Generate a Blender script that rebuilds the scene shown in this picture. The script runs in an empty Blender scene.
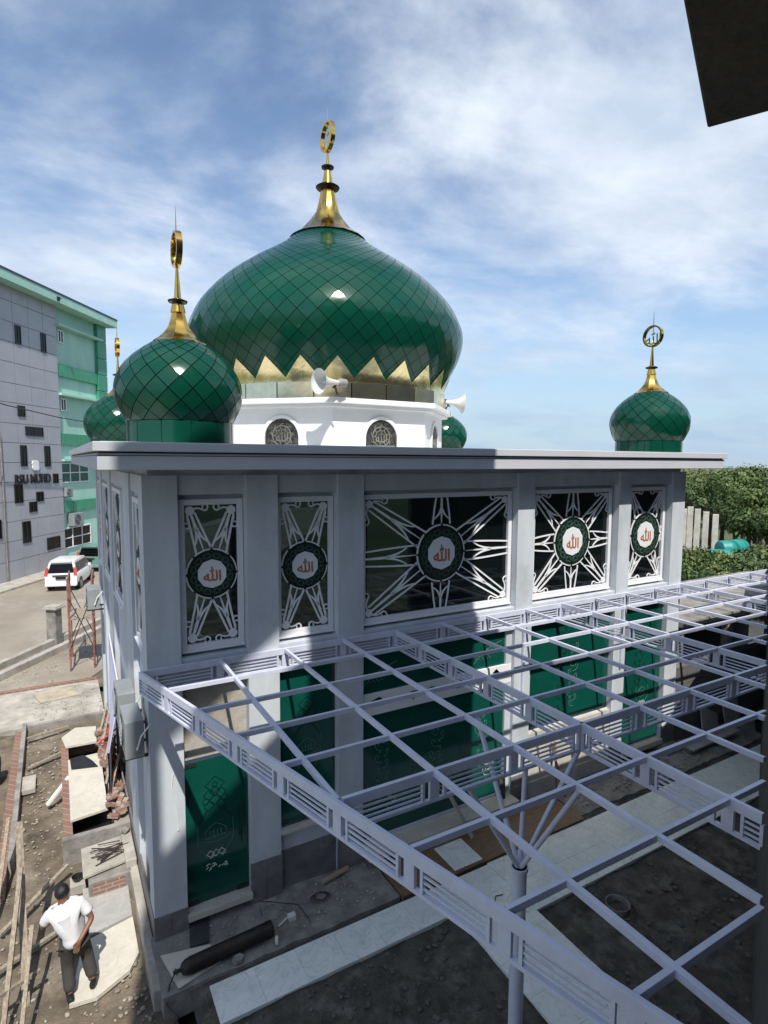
import bpy, bmesh, math, random
from mathutils import Vector, Matrix, noise as mnoise
random.seed(7)
S = bpy.context.scene
COL = S.collection
V = Vector
PI = math.pi

# ------------------------------------------------------------------ helpers
class MB:
    """collects shapes and links them as ONE mesh object"""
    def __init__(s, M=None):
        s.v = []; s.f = []; s.M = M
    def add(s, vs, fs):
        n = len(s.v)
        if s.M is not None: vs = [s.M @ V(p) for p in vs]
        s.v += [tuple(p) for p in vs]
        s.f += [tuple(i + n for i in f) for f in fs]
    def box(s, x0, x1, y0, y1, z0, z1):
        s.add([(x0,y0,z0),(x1,y0,z0),(x1,y1,z0),(x0,y1,z0),(x0,y0,z1),(x1,y0,z1),(x1,y1,z1),(x0,y1,z1)],
              [(0,3,2,1),(4,5,6,7),(0,1,5,4),(1,2,6,5),(2,3,7,6),(3,0,4,7)])
        return s
    def bar(s, a, b, w, h, up=(0,0,1), zoff=0.0):
        a = V(a); b = V(b); d = (b - a)
        if d.length < 1e-6: return s
        d.normalize(); u = V(up)
        r = d.cross(u)
        if r.length < 1e-4: r = d.cross(V((1,0,0)))
        r.normalize(); u = r.cross(d)
        o = u * zoff
        vs = []
        for p in (a, b):
            for sx, sy in ((-1,-1),(1,-1),(1,1),(-1,1)):
                vs.append(p + r * (sx * w / 2) + u * (sy * h / 2) + o)
        s.add(vs, [(0,1,2,3),(7,6,5,4),(0,4,5,1),(1,5,6,2),(2,6,7,3),(3,7,4,0)])
        return s
    def tube(s, pts, r, n=10, cap=True):
        pts = [V(p) for p in pts]; m = len(pts)
        rs = r if isinstance(r, (list, tuple)) else [r] * m
        vs = []; prev = None
        for i, p in enumerate(pts):
            d = (pts[min(i+1, m-1)] - pts[max(i-1, 0)]).normalized()
            if prev is None:
                a = d.cross(V((0,0,1)))
                if a.length < 1e-3: a = d.cross(V((1,0,0)))
            else:
                a = prev - d * prev.dot(d)
            a.normalize(); prev = a; b = d.cross(a)
            for k in range(n):
                t = 2 * PI * k / n
                vs.append(p + (a * math.cos(t) + b * math.sin(t)) * rs[i])
        fs = []
        for i in range(m - 1):
            for k in range(n):
                fs.append((i*n+k, i*n+(k+1) % n, (i+1)*n+(k+1) % n, (i+1)*n+k))
        if cap:
            fs.append(tuple(range(n-1, -1, -1))); fs.append(tuple((m-1)*n+k for k in range(n)))
        s.add(vs, fs); return s
    def lathe(s, prof, c=(0,0,0), n=48, ph=0.0, cap=True):
        vs = []; m = len(prof)
        for r, z in prof:
            for k in range(n):
                t = 2*PI*k/n + ph
                vs.append((c[0]+r*math.cos(t), c[1]+r*math.sin(t), c[2]+z))
        fs = []
        for i in range(m-1):
            for k in range(n):
                fs.append((i*n+k, i*n+(k+1)%n, (i+1)*n+(k+1)%n, (i+1)*n+k))
        if cap:
            fs.append(tuple(range(n-1,-1,-1))); fs.append(tuple((m-1)*n+k for k in range(n)))
        s.add(vs, fs); return s
    def prism(s, poly, z0, z1):
        n = len(poly)
        vs = [(p[0],p[1],z0) for p in poly] + [(p[0],p[1],z1) for p in poly]
        fs = [tuple(range(n-1,-1,-1)), tuple(range(n, 2*n))] + [(i,(i+1)%n,n+(i+1)%n,n+i) for i in range(n)]
        s.add(vs, fs); return s
    # flat work in a plane: F = (origin, U, Vv, N)
    def plate(s, poly, F, n0, n1):
        o, U, W, N = F; n = len(poly)
        vs = [o+U*p[0]+W*p[1]+N*n0 for p in poly] + [o+U*p[0]+W*p[1]+N*n1 for p in poly]
        fs = [tuple(range(n-1,-1,-1)), tuple(range(n, 2*n))] + [(i,(i+1)%n,n+(i+1)%n,n+i) for i in range(n)]
        s.add(vs, fs); return s
    def ribbon(s, pts, w, F, n0, n1, closed=False):
        o, U, W, N = F; m = len(pts)
        ws = w if isinstance(w,(list,tuple)) else [w]*m
        L = []; R = []
        for i in range(m):
            if closed: a = pts[(i-1)%m]; b = pts[(i+1)%m]
            else: a = pts[max(i-1,0)]; b = pts[min(i+1,m-1)]
            dx = b[0]-a[0]; dy = b[1]-a[1]; l = math.hypot(dx,dy) or 1
            nx, ny = -dy/l*ws[i]/2, dx/l*ws[i]/2
            L.append((pts[i][0]+nx, pts[i][1]+ny)); R.append((pts[i][0]-nx, pts[i][1]-ny))
        vs = []
        for q in (n0, n1):
            for p in L: vs.append(o+U*p[0]+W*p[1]+N*q)
            for p in R: vs.append(o+U*p[0]+W*p[1]+N*q)
        fs = []
        rng = range(m) if closed else range(m-1)
        for i in rng:
            j = (i+1)%m
            fs += [(i,j,m+j,m+i)[::-1], (2*m+i,2*m+j,3*m+j,3*m+i), (i,j,2*m+j,2*m+i), (m+j,m+i,3*m+i,3*m+j)]
        s.add(vs, fs); return s
    def stone(s, c, r, sq=0.7):
        c = V(c); vs = []
        ico = [(0,0,1),(.89,0,.45),(.28,.85,.45),(-.72,.53,.45),(-.72,-.53,.45),(.28,-.85,.45),
               (.72,.53,-.45),(-.28,.85,-.45),(-.89,0,-.45),(-.28,-.85,-.45),(.72,-.53,-.45),(0,0,-1)]
        a = random.uniform(0, 6.28); ca, sa = math.cos(a), math.sin(a)
        sx = random.uniform(.7,1.4)
        for p in ico:
            k = r*random.uniform(.75,1.2)
            x, y, z = p[0]*k*sx, p[1]*k, p[2]*k*sq
            vs.append(c+V((x*ca-y*sa, x*sa+y*ca, z)))
        s.add(vs, [(0,1,2),(0,2,3),(0,3,4),(0,4,5),(0,5,1),(1,6,2),(2,7,3),(3,8,4),(4,9,5),(5,10,1),
                   (2,6,7),(3,7,8),(4,8,9),(5,9,10),(1,10,6),(11,7,6),(11,8,7),(11,9,8),(11,10,9),(11,6,10)])
        return s
    def build(s, name, mat, parent=None, smooth=False, bevel=0.0, angle=35):
        off = V((0,0,0))
        p = parent
        while p is not None:
            off = off + p.location; p = p.parent
        me = bpy.data.meshes.new(name)
        me.from_pydata([tuple(V(q)-off) for q in s.v], [], s.f)
        me.materials.append(mat)
        me.validate(); me.update()
        o = bpy.data.objects.new(name, me); COL.objects.link(o)
        if parent is not None: o.parent = parent
        if smooth:
            for pl in me.polygons: pl.use_smooth = True
            me.set_sharp_from_angle(angle=math.radians(angle))
        if bevel > 0:
            b = o.modifiers.new('bevel','BEVEL'); b.width = bevel; b.segments = 2; b.limit_method = 'ANGLE'
        return o

def tag(o, label, cat, group=None):
    o['label'] = label; o['category'] = cat
    if group: o['group'] = group
    return o
def thing(name, label, cat, loc=(0,0,0), group=None):
    o = bpy.data.objects.new(name, None); COL.objects.link(o); o.location = loc
    o.empty_display_size = .2
    return tag(o, label, cat, group)
def struct(o, kind='structure'):
    o['kind'] = kind; return o
def copy_tree(o, parent=None):
    c = o.copy(); COL.objects.link(c)
    if parent is not None: c.parent = parent
    for ch in list(o.children): copy_tree(ch, c)
    return c
def arc(cx, cy, r, a0, a1, n=14):
    return [(cx+r*math.cos(a0+(a1-a0)*i/n), cy+r*math.sin(a0+(a1-a0)*i/n)) for i in range(n+1)]
def bez(p0, p1, p2, n=10):
    return [((1-t)**2*p0[0]+2*t*(1-t)*p1[0]+t*t*p2[0], (1-t)**2*p0[1]+2*t*(1-t)*p1[1]+t*t*p2[1]) for t in [i/n for i in range(n+1)]]
def lerp(a, b, t): return a+(b-a)*t

# ------------------------------------------------------------------ materials
def mat(name, col, rough=.6, metal=0., var=.12, scale=3., bump=.0, bscale=40., coat=0., col2=None, stretch=(1,1,1),
        spec=.5, stain=None, stain_scale=1.2, stain_amt=.5, rvar=0.0):
    m = bpy.data.materials.new(name); m.use_nodes = True
    nt = m.node_tree; N = nt.nodes; L = nt.links
    b = N['Principled BSDF']
    b.inputs['Roughness'].default_value = rough; b.inputs['Metallic'].default_value = metal
    b.inputs['Coat Weight'].default_value = coat; b.inputs['Coat Roughness'].default_value = .03
    b.inputs['Specular IOR Level'].default_value = spec
    g = N.new('ShaderNodeNewGeometry'); mp = N.new('ShaderNodeMapping'); L.new(g.outputs['Position'], mp.inputs['Vector'])
    mp.inputs['Scale'].default_value = stretch
    n1 = N.new('ShaderNodeTexNoise'); n1.inputs['Scale'].default_value = scale; n1.inputs['Detail'].default_value = 8; n1.inputs['Roughness'].default_value = .62
    L.new(mp.outputs[0], n1.inputs['Vector'])
    cr = N.new('ShaderNodeValToRGB'); L.new(n1.outputs['Fac'], cr.inputs['Fac'])
    c = V(col); d = V(col2) if col2 else c*(1-2*var)
    cr.color_ramp.elements[0].position = .32; cr.color_ramp.elements[1].position = .68
    cr.color_ramp.elements[0].color = (*(d),1); cr.color_ramp.elements[1].color = (*(c if col2 else c*(1+var)),1)
    out = cr.outputs['Color']
    if stain:
        n3 = N.new('ShaderNodeTexNoise'); n3.inputs['Scale'].default_value = stain_scale; n3.inputs['Detail'].default_value = 6; n3.inputs['Roughness'].default_value = .7
        L.new(g.outputs['Position'], n3.inputs['Vector'])
        r3 = N.new('ShaderNodeMapRange'); r3.inputs[1].default_value = .52; r3.inputs[2].default_value = .66; r3.inputs[4].default_value = stain_amt
        L.new(n3.outputs['Fac'], r3.inputs[0])
        mx = N.new('ShaderNodeMix'); mx.data_type = 'RGBA'
        L.new(r3.outputs[0], mx.inputs['Factor']); L.new(out, mx.inputs['A']); mx.inputs['B'].default_value = (*stain,1)
        out = mx.outputs['Result']
    L.new(out, b.inputs['Base Color'])
    if rvar:
        rr = N.new('ShaderNodeMapRange'); rr.inputs[3].default_value = max(.02,rough-rvar); rr.inputs[4].default_value = rough+rvar
        L.new(n1.outputs['Fac'], rr.inputs[0]); L.new(rr.outputs[0], b.inputs['Roughness'])
    if bump:
        n2 = N.new('ShaderNodeTexNoise'); n2.inputs['Scale'].default_value = bscale; n2.inputs['Detail'].default_value = 6
        L.new(g.outputs['Position'], n2.inputs['Vector'])
        bp = N.new('ShaderNodeBump'); bp.inputs['Strength'].default_value = bump; bp.inputs['Distance'].default_value = .02
        L.new(n2.outputs['Fac'], bp.inputs['Height']); L.new(bp.outputs[0], b.inputs['Normal'])
    return m

def marble(name, base=(.62,.64,.63), vein=(.25,.27,.28), sc=2.2):
    m = mat(name, base, rough=.28, var=.05, scale=4)
    nt = m.node_tree; N = nt.nodes; L = nt.links; b = N['Principled BSDF']
    g = N.new('ShaderNodeNewGeometry')
    n = N.new('ShaderNodeTexNoise'); n.inputs['Scale'].default_value = sc; n.inputs['Detail'].default_value = 9; n.inputs['Distortion'].default_value = 1.6
    L.new(g.outputs['Position'], n.inputs['Vector'])
    a = N.new('ShaderNodeMath'); a.operation = 'SUBTRACT'; L.new(n.outputs['Fac'], a.inputs[0]); a.inputs[1].default_value = .5
    ab = N.new('ShaderNodeMath'); ab.operation = 'ABSOLUTE'; L.new(a.outputs[0], ab.inputs[0])
    mr = N.new('ShaderNodeMapRange'); mr.inputs[1].default_value = .0; mr.inputs[2].default_value = .035; mr.inputs[3].default_value = .55; mr.inputs[4].default_value = 0
    L.new(ab.outputs[0], mr.inputs[0])
    n2 = N.new('ShaderNodeTexNoise'); n2.inputs['Scale'].default_value = sc*.7; n2.inputs['Detail'].default_value = 5
    L.new(g.outputs['Position'], n2.inputs['Vector'])
    mu = N.new('ShaderNodeMath'); mu.operation = 'MULTIPLY'; L.new(mr.outputs[0], mu.inputs[0]); L.new(n2.outputs['Fac'], mu.inputs[1])
    mx = N.new('ShaderNodeMix'); mx.data_type = 'RGBA'; L.new(mu.outputs[0], mx.inputs['Factor'])
    src = b.inputs['Base Color'].links[0].from_socket
    L.new(src, mx.inputs['A']); mx.inputs['B'].default_value = (*vein,1); L.new(mx.outputs['Result'], b.inputs['Base Color'])
    return m

def brickmat(name, c1, c2, mortar, sc, bw=.4, bh=.2, rough=.85, axis='XZ', msize=.012):
    m = mat(name, c1, rough=rough, bump=.4, bscale=30)
    nt = m.node_tree; N = nt.nodes; L = nt.links; b = N['Principled BSDF']
    g = N.new('ShaderNodeNewGeometry'); sp = N.new('ShaderNodeSeparateXYZ'); L.new(g.outputs['Position'], sp.inputs[0])
    cb = N.new('ShaderNodeCombineXYZ')
    ad = N.new('ShaderNodeMath'); ad.operation = 'ADD'; L.new(sp.outputs['X'], ad.inputs[0]); L.new(sp.outputs['Y'], ad.inputs[1])
    if axis == 'XZ':
        L.new(ad.outputs[0], cb.inputs[0]); L.new(sp.outputs['Z'], cb.inputs[1])
    else:
        L.new(sp.outputs['X'], cb.inputs[0]); L.new(sp.outputs['Y'], cb.inputs[1])
    t = N.new('ShaderNodeTexBrick'); L.new(cb.outputs[0], t.inputs['Vector'])
    t.inputs['Color1'].default_value = (*c1,1); t.inputs['Color2'].default_value = (*c2,1); t.inputs['Mortar'].default_value = (*mortar,1)
    t.inputs['Scale'].default_value = sc; t.inputs['Mortar Size'].default_value = msize
    t.inputs['Brick Width'].default_value = bw; t.inputs['Row Height'].default_value = bh
    src = b.inputs['Base Color'].links[0].from_socket
    mx = N.new('ShaderNodeMix'); mx.data_type = 'RGBA'; mx.inputs['Factor'].default_value = .72
    L.new(src, mx.inputs['A']); L.new(t.outputs['Color'], mx.inputs['B']); L.new(mx.outputs['Result'], b.inputs['Base Color'])
    return m

def glassmat(name, tint, refl_rough=.02, body=.35, bodycol=(.01,.02,.02)):
    m = bpy.data.materials.new(name); m.use_nodes = True
    nt = m.node_tree; N = nt.nodes; L = nt.links
    out = N['Material Output']; b = N['Principled BSDF']
    b.inputs['Base Color'].default_value = (*bodycol,1); b.inputs['Roughness'].default_value = refl_rough
    b.inputs['Specular IOR Level'].default_value = .8
    tr = N.new('ShaderNodeBsdfTransparent'); tr.inputs['Color'].default_value = (*tint,1)
    mx = N.new('ShaderNodeMixShader'); mx.inputs['Fac'].default_value = body
    L.new(tr.outputs[0], mx.inputs[1]); L.new(b.outputs[0], mx.inputs[2]); L.new(mx.outputs[0], out.inputs['Surface'])
    n = N.new('ShaderNodeTexNoise'); n.inputs['Scale'].default_value = 1.3
    g = N.new('ShaderNodeNewGeometry'); L.new(g.outputs['Position'], n.inputs['Vector'])
    bp = N.new('ShaderNodeBump'); bp.inputs['Strength'].default_value = .04; L.new(n.outputs['Fac'], bp.inputs['Height']); L.new(bp.outputs[0], b.inputs['Normal'])
    return m

M_wall = mat('wall_paint', (.51,.545,.585), .75, var=.08, scale=1.8, bump=.12, bscale=50, stretch=(1,1,.25), stain=(.36,.37,.385), stain_scale=1.1, stain_amt=.5)
M_fascia = mat('fascia_paint', (.50,.51,.55), .5, var=.03, scale=2)
M_fascia_dark = mat('fascia_groove', (.05,.05,.06), .6)
M_white = mat('white_paint', (.74,.75,.76), .6, var=.03, scale=2, bump=.05)
M_trim = mat('window_frame_white', (.72,.73,.76), .4, var=.03)
M_grille = mat('white_metal_grille', (.74,.75,.77), .4, var=.02)
M_green = mat('dome_green', (.003,.056,.033), .15, var=.10, scale=.6, coat=.0, spec=.40)
M_seam = mat('dome_seam', (.001,.009,.006), .6, spec=.1)
M_gold = mat('polished_gold', (.80,.52,.13), .17, 1.0, var=.08, scale=4, rvar=.06)
M_goldpale = mat('gold_mirror_panel', (.97,.83,.46), .26, 1.0, var=.08, scale=5, bump=.35, bscale=7, rvar=.06)
M_band = mat('mirror_band', (.85,.78,.56), .25, 1.0, var=.1, scale=3, bump=.1, bscale=6)
M_black = mat('black_paint', (.012,.012,.013), .35)
M_pane = glassmat('dark_window_glass', (.42,.52,.52), body=.55, bodycol=(.006,.010,.010))
M_gglass = mat('green_film_glass', (.004,.068,.050), .09, var=.10, scale=.7, spec=.55)
M_etchd = mat('etched_line_dark', (.001,.012,.009), .4)
M_etchl = mat('etched_line_frosted', (.10,.22,.17), .5)
M_etchw = mat('etched_line_bright', (.62,.68,.6), .4)
M_wreath = mat('wreath_dark_green', (.004,.012,.008), .45)
M_heart = mat('wreath_leaf', (.05,.12,.085), .5)
M_orange = mat('calligraphy_copper', (.55,.17,.03), .35, var=.2, scale=12)
M_tilebase = mat('grey_base_tile', (.17,.165,.16), .5, var=.2, scale=2.5, stain=(.28,.26,.23), stain_scale=2.2, stain_amt=.5)
M_conc = mat('raw_concrete', (.26,.245,.22), .9, var=.22, scale=3, bump=.5, bscale=25, stain=(.14,.13,.115), stain_scale=1.4, stain_amt=.7)
M_concL = mat('pale_concrete', (.40,.37,.32), .9, var=.18, scale=2, bump=.4, bscale=25, stain=(.25,.22,.18), stain_scale=1.3, stain_amt=.7)
M_concD = mat('dark_concrete', (.07,.068,.062), .9, var=.25, scale=2.5, bump=.6, bscale=18)
M_perg = mat('pergola_lavender_paint', (.57,.595,.71), .42, var=.05, scale=5, stain=(.46,.46,.52), stain_scale=3.0, stain_amt=.35)
M_marble = marble('white_marble', (.76,.79,.76), (.26,.29,.28), 3.0)
M_marbleW = marble('marble_offcut', (.56,.52,.44), (.34,.31,.27))
M_wood = mat('brown_wood_tile', (.21,.125,.07), .45, var=.2, scale=6, stretch=(.6,9,1), bump=.05)
M_sand = mat('black_sand', (.120,.109,.090), .95, col2=(.040,.036,.030), scale=3.4, bump=1.6, bscale=38, stain=(.20,.185,.155), stain_scale=2.4, stain_amt=.7)
M_dirt = mat('yard_dirt', (.215,.172,.122), .95, col2=(.055,.043,.031), scale=1.25, bump=.9, bscale=30, stain=(.29,.25,.19), stain_scale=.9, stain_amt=.6)
M_road = mat('road_surface', (.31,.275,.225), .9, col2=(.20,.17,.135), scale=.5, bump=.4, bscale=20, stretch=(.6,.6,.6), stain=(.37,.34,.29), stain_scale=.35, stain_amt=.6)
M_grass = mat('rough_ground', (.10,.11,.05), .95, col2=(.05,.07,.025), scale=.15, bump=.5, bscale=3)
M_asph = mat('dark_asphalt', (.06,.06,.06), .9, var=.2)
M_brick = brickmat('red_brick', (.20,.105,.075), (.25,.15,.11), (.33,.30,.26), 1.0, .22, .075, msize=.012)
M_block = brickmat('concrete_block', (.13,.125,.12), (.10,.098,.095), (.055,.055,.055), 1.0, .42, .21, msize=.012)
M_redp = mat('red_rope', (.45,.05,.03), .6)
M_timber = mat('weathered_timber', (.30,.25,.19), .8, var=.25, scale=5, stretch=(6,6,.6))
M_steel = mat('rusty_dark_steel', (.028,.021,.018), .5, .35, var=.4, scale=5, bump=.2)
M_iron = mat('rebar_iron', (.06,.045,.035), .7, .5)
M_plastic = mat('white_plastic', (.70,.70,.66), .4, var=.05)
M_ac = mat('ac_casing', (.25,.27,.28), .45, var=.08)
M_acd = mat('ac_dark', (.02,.022,.024), .5)
M_lav = mat('lavender_sheet', (.55,.55,.72), .5, var=.05)
M_tar = mat('black_tarpaulin', (.015,.015,.016), .35, var=.3, bump=.5, bscale=8)
M_scaff = mat('rusty_red_scaffold', (.33,.15,.12), .6, .2, var=.3, scale=6)
M_skin = mat('skin_brown', (.20,.095,.055), .5, var=.08)
M_hair = mat('black_hair', (.008,.008,.009), .5, bump=.4, bscale=80)
M_shirt = mat('white_cotton', (.60,.60,.61), .85, var=.03, bump=.35, bscale=9)
M_trous = mat('dark_trousers', (.045,.042,.038), .85, var=.15, bump=.3, bscale=10)
M_shoe = mat('black_shoe', (.012,.012,.012), .4)

# ------------------------------------------------------------------ camera, world, sun
cam_d = bpy.data.cameras.new('camera'); cam = bpy.data.objects.new('camera', cam_d); COL.objects.link(cam); S.camera = cam
yaw, pit, rol = math.radians(29.8), math.radians(-5.1), math.radians(.35)
fw = V((math.sin(yaw)*math.cos(pit), math.cos(yaw)*math.cos(pit), math.sin(pit)))
r0 = V((math.cos(yaw), -math.sin(yaw), 0)); u0 = r0.cross(fw)
r1 = r0*math.cos(rol)+u0*math.sin(rol); u1 = -r0*math.sin(rol)+u0*math.cos(rol)
Mc = Matrix(((r1.x,u1.x,-fw.x),(r1.y,u1.y,-fw.y),(r1.z,u1.z,-fw.z))).to_4x4()
cam.matrix_world = Matrix.Translation((-1.11,-9.04,7.4)) @ Mc
cam_d.lens = 578*36/1024; cam_d.sensor_width = 36; cam_d.clip_start = .02; cam_d.clip_end = 3000

sv = V((-.24,-1,1.45)).normalized()
sd = bpy.data.lights.new('sun','SUN'); sd.energy = 3.9; sd.angle = math.radians(.53); sd.color = (1,.955,.88)
so = bpy.data.objects.new('sun', sd); COL.objects.link(so); so.rotation_euler = sv.to_track_quat('Z','Y').to_euler(); so.location = (-10,-40,60)

W = bpy.data.worlds.new('World'); S.world = W; W.use_nodes = True
nt = W.node_tree; N = nt.nodes; L = nt.links; bg = N['Background']; bg.inputs['Strength'].default_value = .115
sky = N.new('ShaderNodeTexSky'); sky.sky_type = 'NISHITA'; sky.sun_disc = False
sky.sun_elevation = math.asin(sv.z); sky.sun_rotation = math.atan2(sv.x, sv.y)
sky.air_density = 1.0; sky.dust_density = .3; sky.ozone_density = 1.4
tc = N.new('ShaderNodeTexCoord'); sp = N.new('ShaderNodeSeparateXYZ'); L.new(tc.outputs['Generated'], sp.inputs[0])
zz = N.new('ShaderNodeMath'); zz.operation = 'MAXIMUM'; L.new(sp.outputs['Z'], zz.inputs[0]); zz.inputs[1].default_value = 0
za = N.new('ShaderNodeMath'); za.operation = 'ADD'; L.new(zz.outputs[0], za.inputs[0]); za.inputs[1].default_value = .16
dv = N.new('ShaderNodeVectorMath'); dv.operation = 'DIVIDE'; L.new(tc.outputs['Generated'], dv.inputs[0])
cz = N.new('ShaderNodeCombineXYZ'); L.new(za.outputs[0], cz.inputs[0]); L.new(za.outputs[0], cz.inputs[1]); cz.inputs[2].default_value = 1
L.new(cz.outputs[0], dv.inputs[1])
mp = N.new('ShaderNodeMapping'); L.new(dv.outputs[0], mp.inputs['Vector']); mp.inputs['Rotation'].default_value = (0,0,math.radians(25)); mp.inputs['Scale'].default_value = (.95,1.25,0)
mp.inputs['Location'].default_value = (-5.0,1.7,0)
n1 = N.new('ShaderNodeTexNoise'); n1.inputs['Scale'].default_value = 1.0; n1.inputs['Detail'].default_value = 12; n1.inputs['Roughness'].default_value = .58; n1.inputs['Distortion'].default_value = .25
L.new(mp.outputs[0], n1.inputs['Vector'])
mr = N.new('ShaderNodeMapRange'); mr.interpolation_type = 'SMOOTHSTEP'; mr.inputs[1].default_value = .37; mr.inputs[2].default_value = .66; mr.inputs[4].default_value = .93
L.new(n1.outputs['Fac'], mr.inputs[0])
# cloud body: denser parts a little greyer
n2 = N.new('ShaderNodeTexNoise'); n2.inputs['Scale'].default_value = 1.7; n2.inputs['Detail'].default_value = 8; n2.inputs['Roughness'].default_value = .6
L.new(mp.outputs[0], n2.inputs['Vector'])
ccr = N.new('ShaderNodeValToRGB'); L.new(n2.outputs['Fac'], ccr.inputs['Fac'])
ccr.color_ramp.elements[0].position = .35; ccr.color_ramp.elements[0].color = (.47,.55,.67,1)
ccr.color_ramp.elements[1].position = .68; ccr.color_ramp.elements[1].color = (.76,.81,.87,1)
cs = N.new('ShaderNodeVectorMath'); cs.operation = 'SCALE'; L.new(ccr.outputs[0], cs.inputs[0]); cs.inputs['Scale'].default_value = 7.9
mxw = N.new('ShaderNodeMix'); mxw.data_type = 'RGBA'
L.new(mr.outputs[0], mxw.inputs['Factor']); L.new(sky.outputs[0], mxw.inputs['A']); L.new(cs.outputs[0], mxw.inputs['B'])
hz = N.new('ShaderNodeMapRange'); hz.interpolation_type = 'SMOOTHSTEP'; hz.inputs[1].default_value = -.02; hz.inputs[2].default_value = .30; hz.inputs[3].default_value = .85; hz.inputs[4].default_value = 0
L.new(sp.outputs['Z'], hz.inputs[0])
mxh = N.new('ShaderNodeMix'); mxh.data_type = 'RGBA'; L.new(hz.outputs[0], mxh.inputs['Factor']); L.new(mxw.outputs['Result'], mxh.inputs['A']); mxh.inputs['B'].default_value = (2.35,3.4,4.55,1)
L.new(mxh.outputs['Result'], bg.inputs['Color'])
S.view_settings.view_transform = 'Standard'; S.view_settings.look = 'None'; S.view_settings.gamma = 1; S.view_settings.exposure = .55

# ------------------------------------------------------------------ ground
def sheet(name, x0, x1, y0, y1, z, m, nx=1, ny=1, amp=0, sc=1.0, poly=None):
    b = MB(); vs = []; fs = []
    for j in range(ny+1):
        for i in range(nx+1):
            x = lerp(x0,x1,i/nx); y = lerp(y0,y1,j/ny)
            h = mnoise.fractal(V((x*sc,y*sc,0)),1,2,4)*amp if amp else 0
            vs.append((x,y,z+h))
    for j in range(ny):
        for i in range(nx):
            a = j*(nx+1)+i; fs.append((a,a+1,a+nx+2,a+nx+1))
    b.add(vs,fs)
    return struct(b.build(name, m, smooth=bool(amp)))
sheet('ground', -900, 900, -60, 1500, -.80, M_grass, 8, 8)
sheet('yard_ground', -8, .12, -12, 9.9, -.45, M_dirt, 130, 320, .05, 1.3)
b = MB(); b.box(-8,-.02,9.9,12.95,-.6,-.30); struct(b.build('yard_slab', M_concL))
sheet('back_yard_ground', -30, 30, 12.9, 26, -.56, M_dirt, 200, 50, .06, .8)
sheet('sand_ground', .3, 24, -12, -.8, -.175, M_sand, 300, 160, .055, 1.3)
# road running past the hospital
d0 = V((.545,.838,0)).normalized(); nh = V((d0.y,-d0.x,0)); Q0 = V((-3.25,34.9,0))
RM = Matrix((( d0.x,-nh.x,0,Q0.x),(d0.y,-nh.y,0,Q0.y),(0,0,1,0),(0,0,0,1)))   # u along facade, v inward, z
b = MB(RM); b.box(-60,60,-14.0,-1.6,-.7,-.50); struct(b.build('road', M_road))
b = MB(RM); b.box(-60,60,-1.6,.2,-.7,-.38); struct(b.build('pavement', M_concL))
# drain with two low concrete walls, and the post on it
CM = Matrix((( .6,.8,0,-3.07),(.8,-.6,0,15.72),(0,0,1,0),(0,0,0,1)))   # u along, v to the right (towards viewer)
b = MB(CM)
b.box(-12,14,-.55,-.30,-.8,-.22); b.box(-12,14,.25,.5,-.8,-.24)
struct(b.build('drain_kerb', M_concL, bevel=.01))
b = MB(CM); b.box(-12,14,-.30,.25,-.8,-.47); struct(b.build('drain_channel', M_conc))

# ------------------------------------------------------------------ the mosque
mosque = thing('mosque', 'pale grey mosque with green onion domes, gold finials and ornate white window grilles', 'mosque', (0,0,0))
XR, YB, DEP = 13.0, 10.5, .45
PIL = [(0,.50),(1.54,2.07),(3.15,3.66),(7.30,7.77),(10.47,10.90),(12.50,13.0)]
BAY = [(.50,1.54),(2.07,3.15),(3.66,7.30),(7.77,10.47),(10.90,12.50)]
RW = .25      # recess of the wall between pilasters
WG = [(.62,1.44),(2.17,3.05),(3.78,7.19),(7.95,10.33),(11.10,12.36)]   # glass
ZG0, ZG1 = 4.49, 6.69
b = MB()
for x0,x1 in PIL: b.box(x0,x1,0,DEP,-.3,7.16)
# spandrels and lintels of each bay
LOW = [(.14,2.58),(1.02,3.82),(.22,3.82),(1.40,3.82),(.20,3.82)]       # lower openings
for i,(x0,x1) in enumerate(BAY):
    g0,g1 = WG[i]; z0,z1 = LOW[i]
    b.box(x0,x1,.06,DEP-.002,6.86,7.158)              # lintel
    b.box(x0,x1,RW,DEP-.004,ZG1+.09,6.86)
    b.box(x0,x1,RW,DEP-.004,4.32,ZG0-.10)
    b.box(x0,g0-.09,RW,DEP-.004,ZG0-.10,ZG1+.09); b.box(g1+.09,x1,RW,DEP-.004,ZG0-.10,ZG1+.09)
    b.box(x0,x1,.03,DEP-.002,3.84 if i else 3.9,4.32)
    if i: b.box(x0,x1,.10,DEP-.006,.0,z0)
# right end and back walls
b.box(XR-.25,XR-.002,DEP,YB,-.3,7.157)
for y0,y1,z0,z1 in [(YB-.25,YB,-.3,1.2),(YB-.25,YB,6.7,7.157)]: b.box(.26,XR-.25,y0,y1,z0,z1)
for x0,x1 in [(.26,2),(4,5.2),(8,9.2),(11.2,XR-.25)]: b.box(x0,x1,YB-.25,YB,1.2,6.7)
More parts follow.
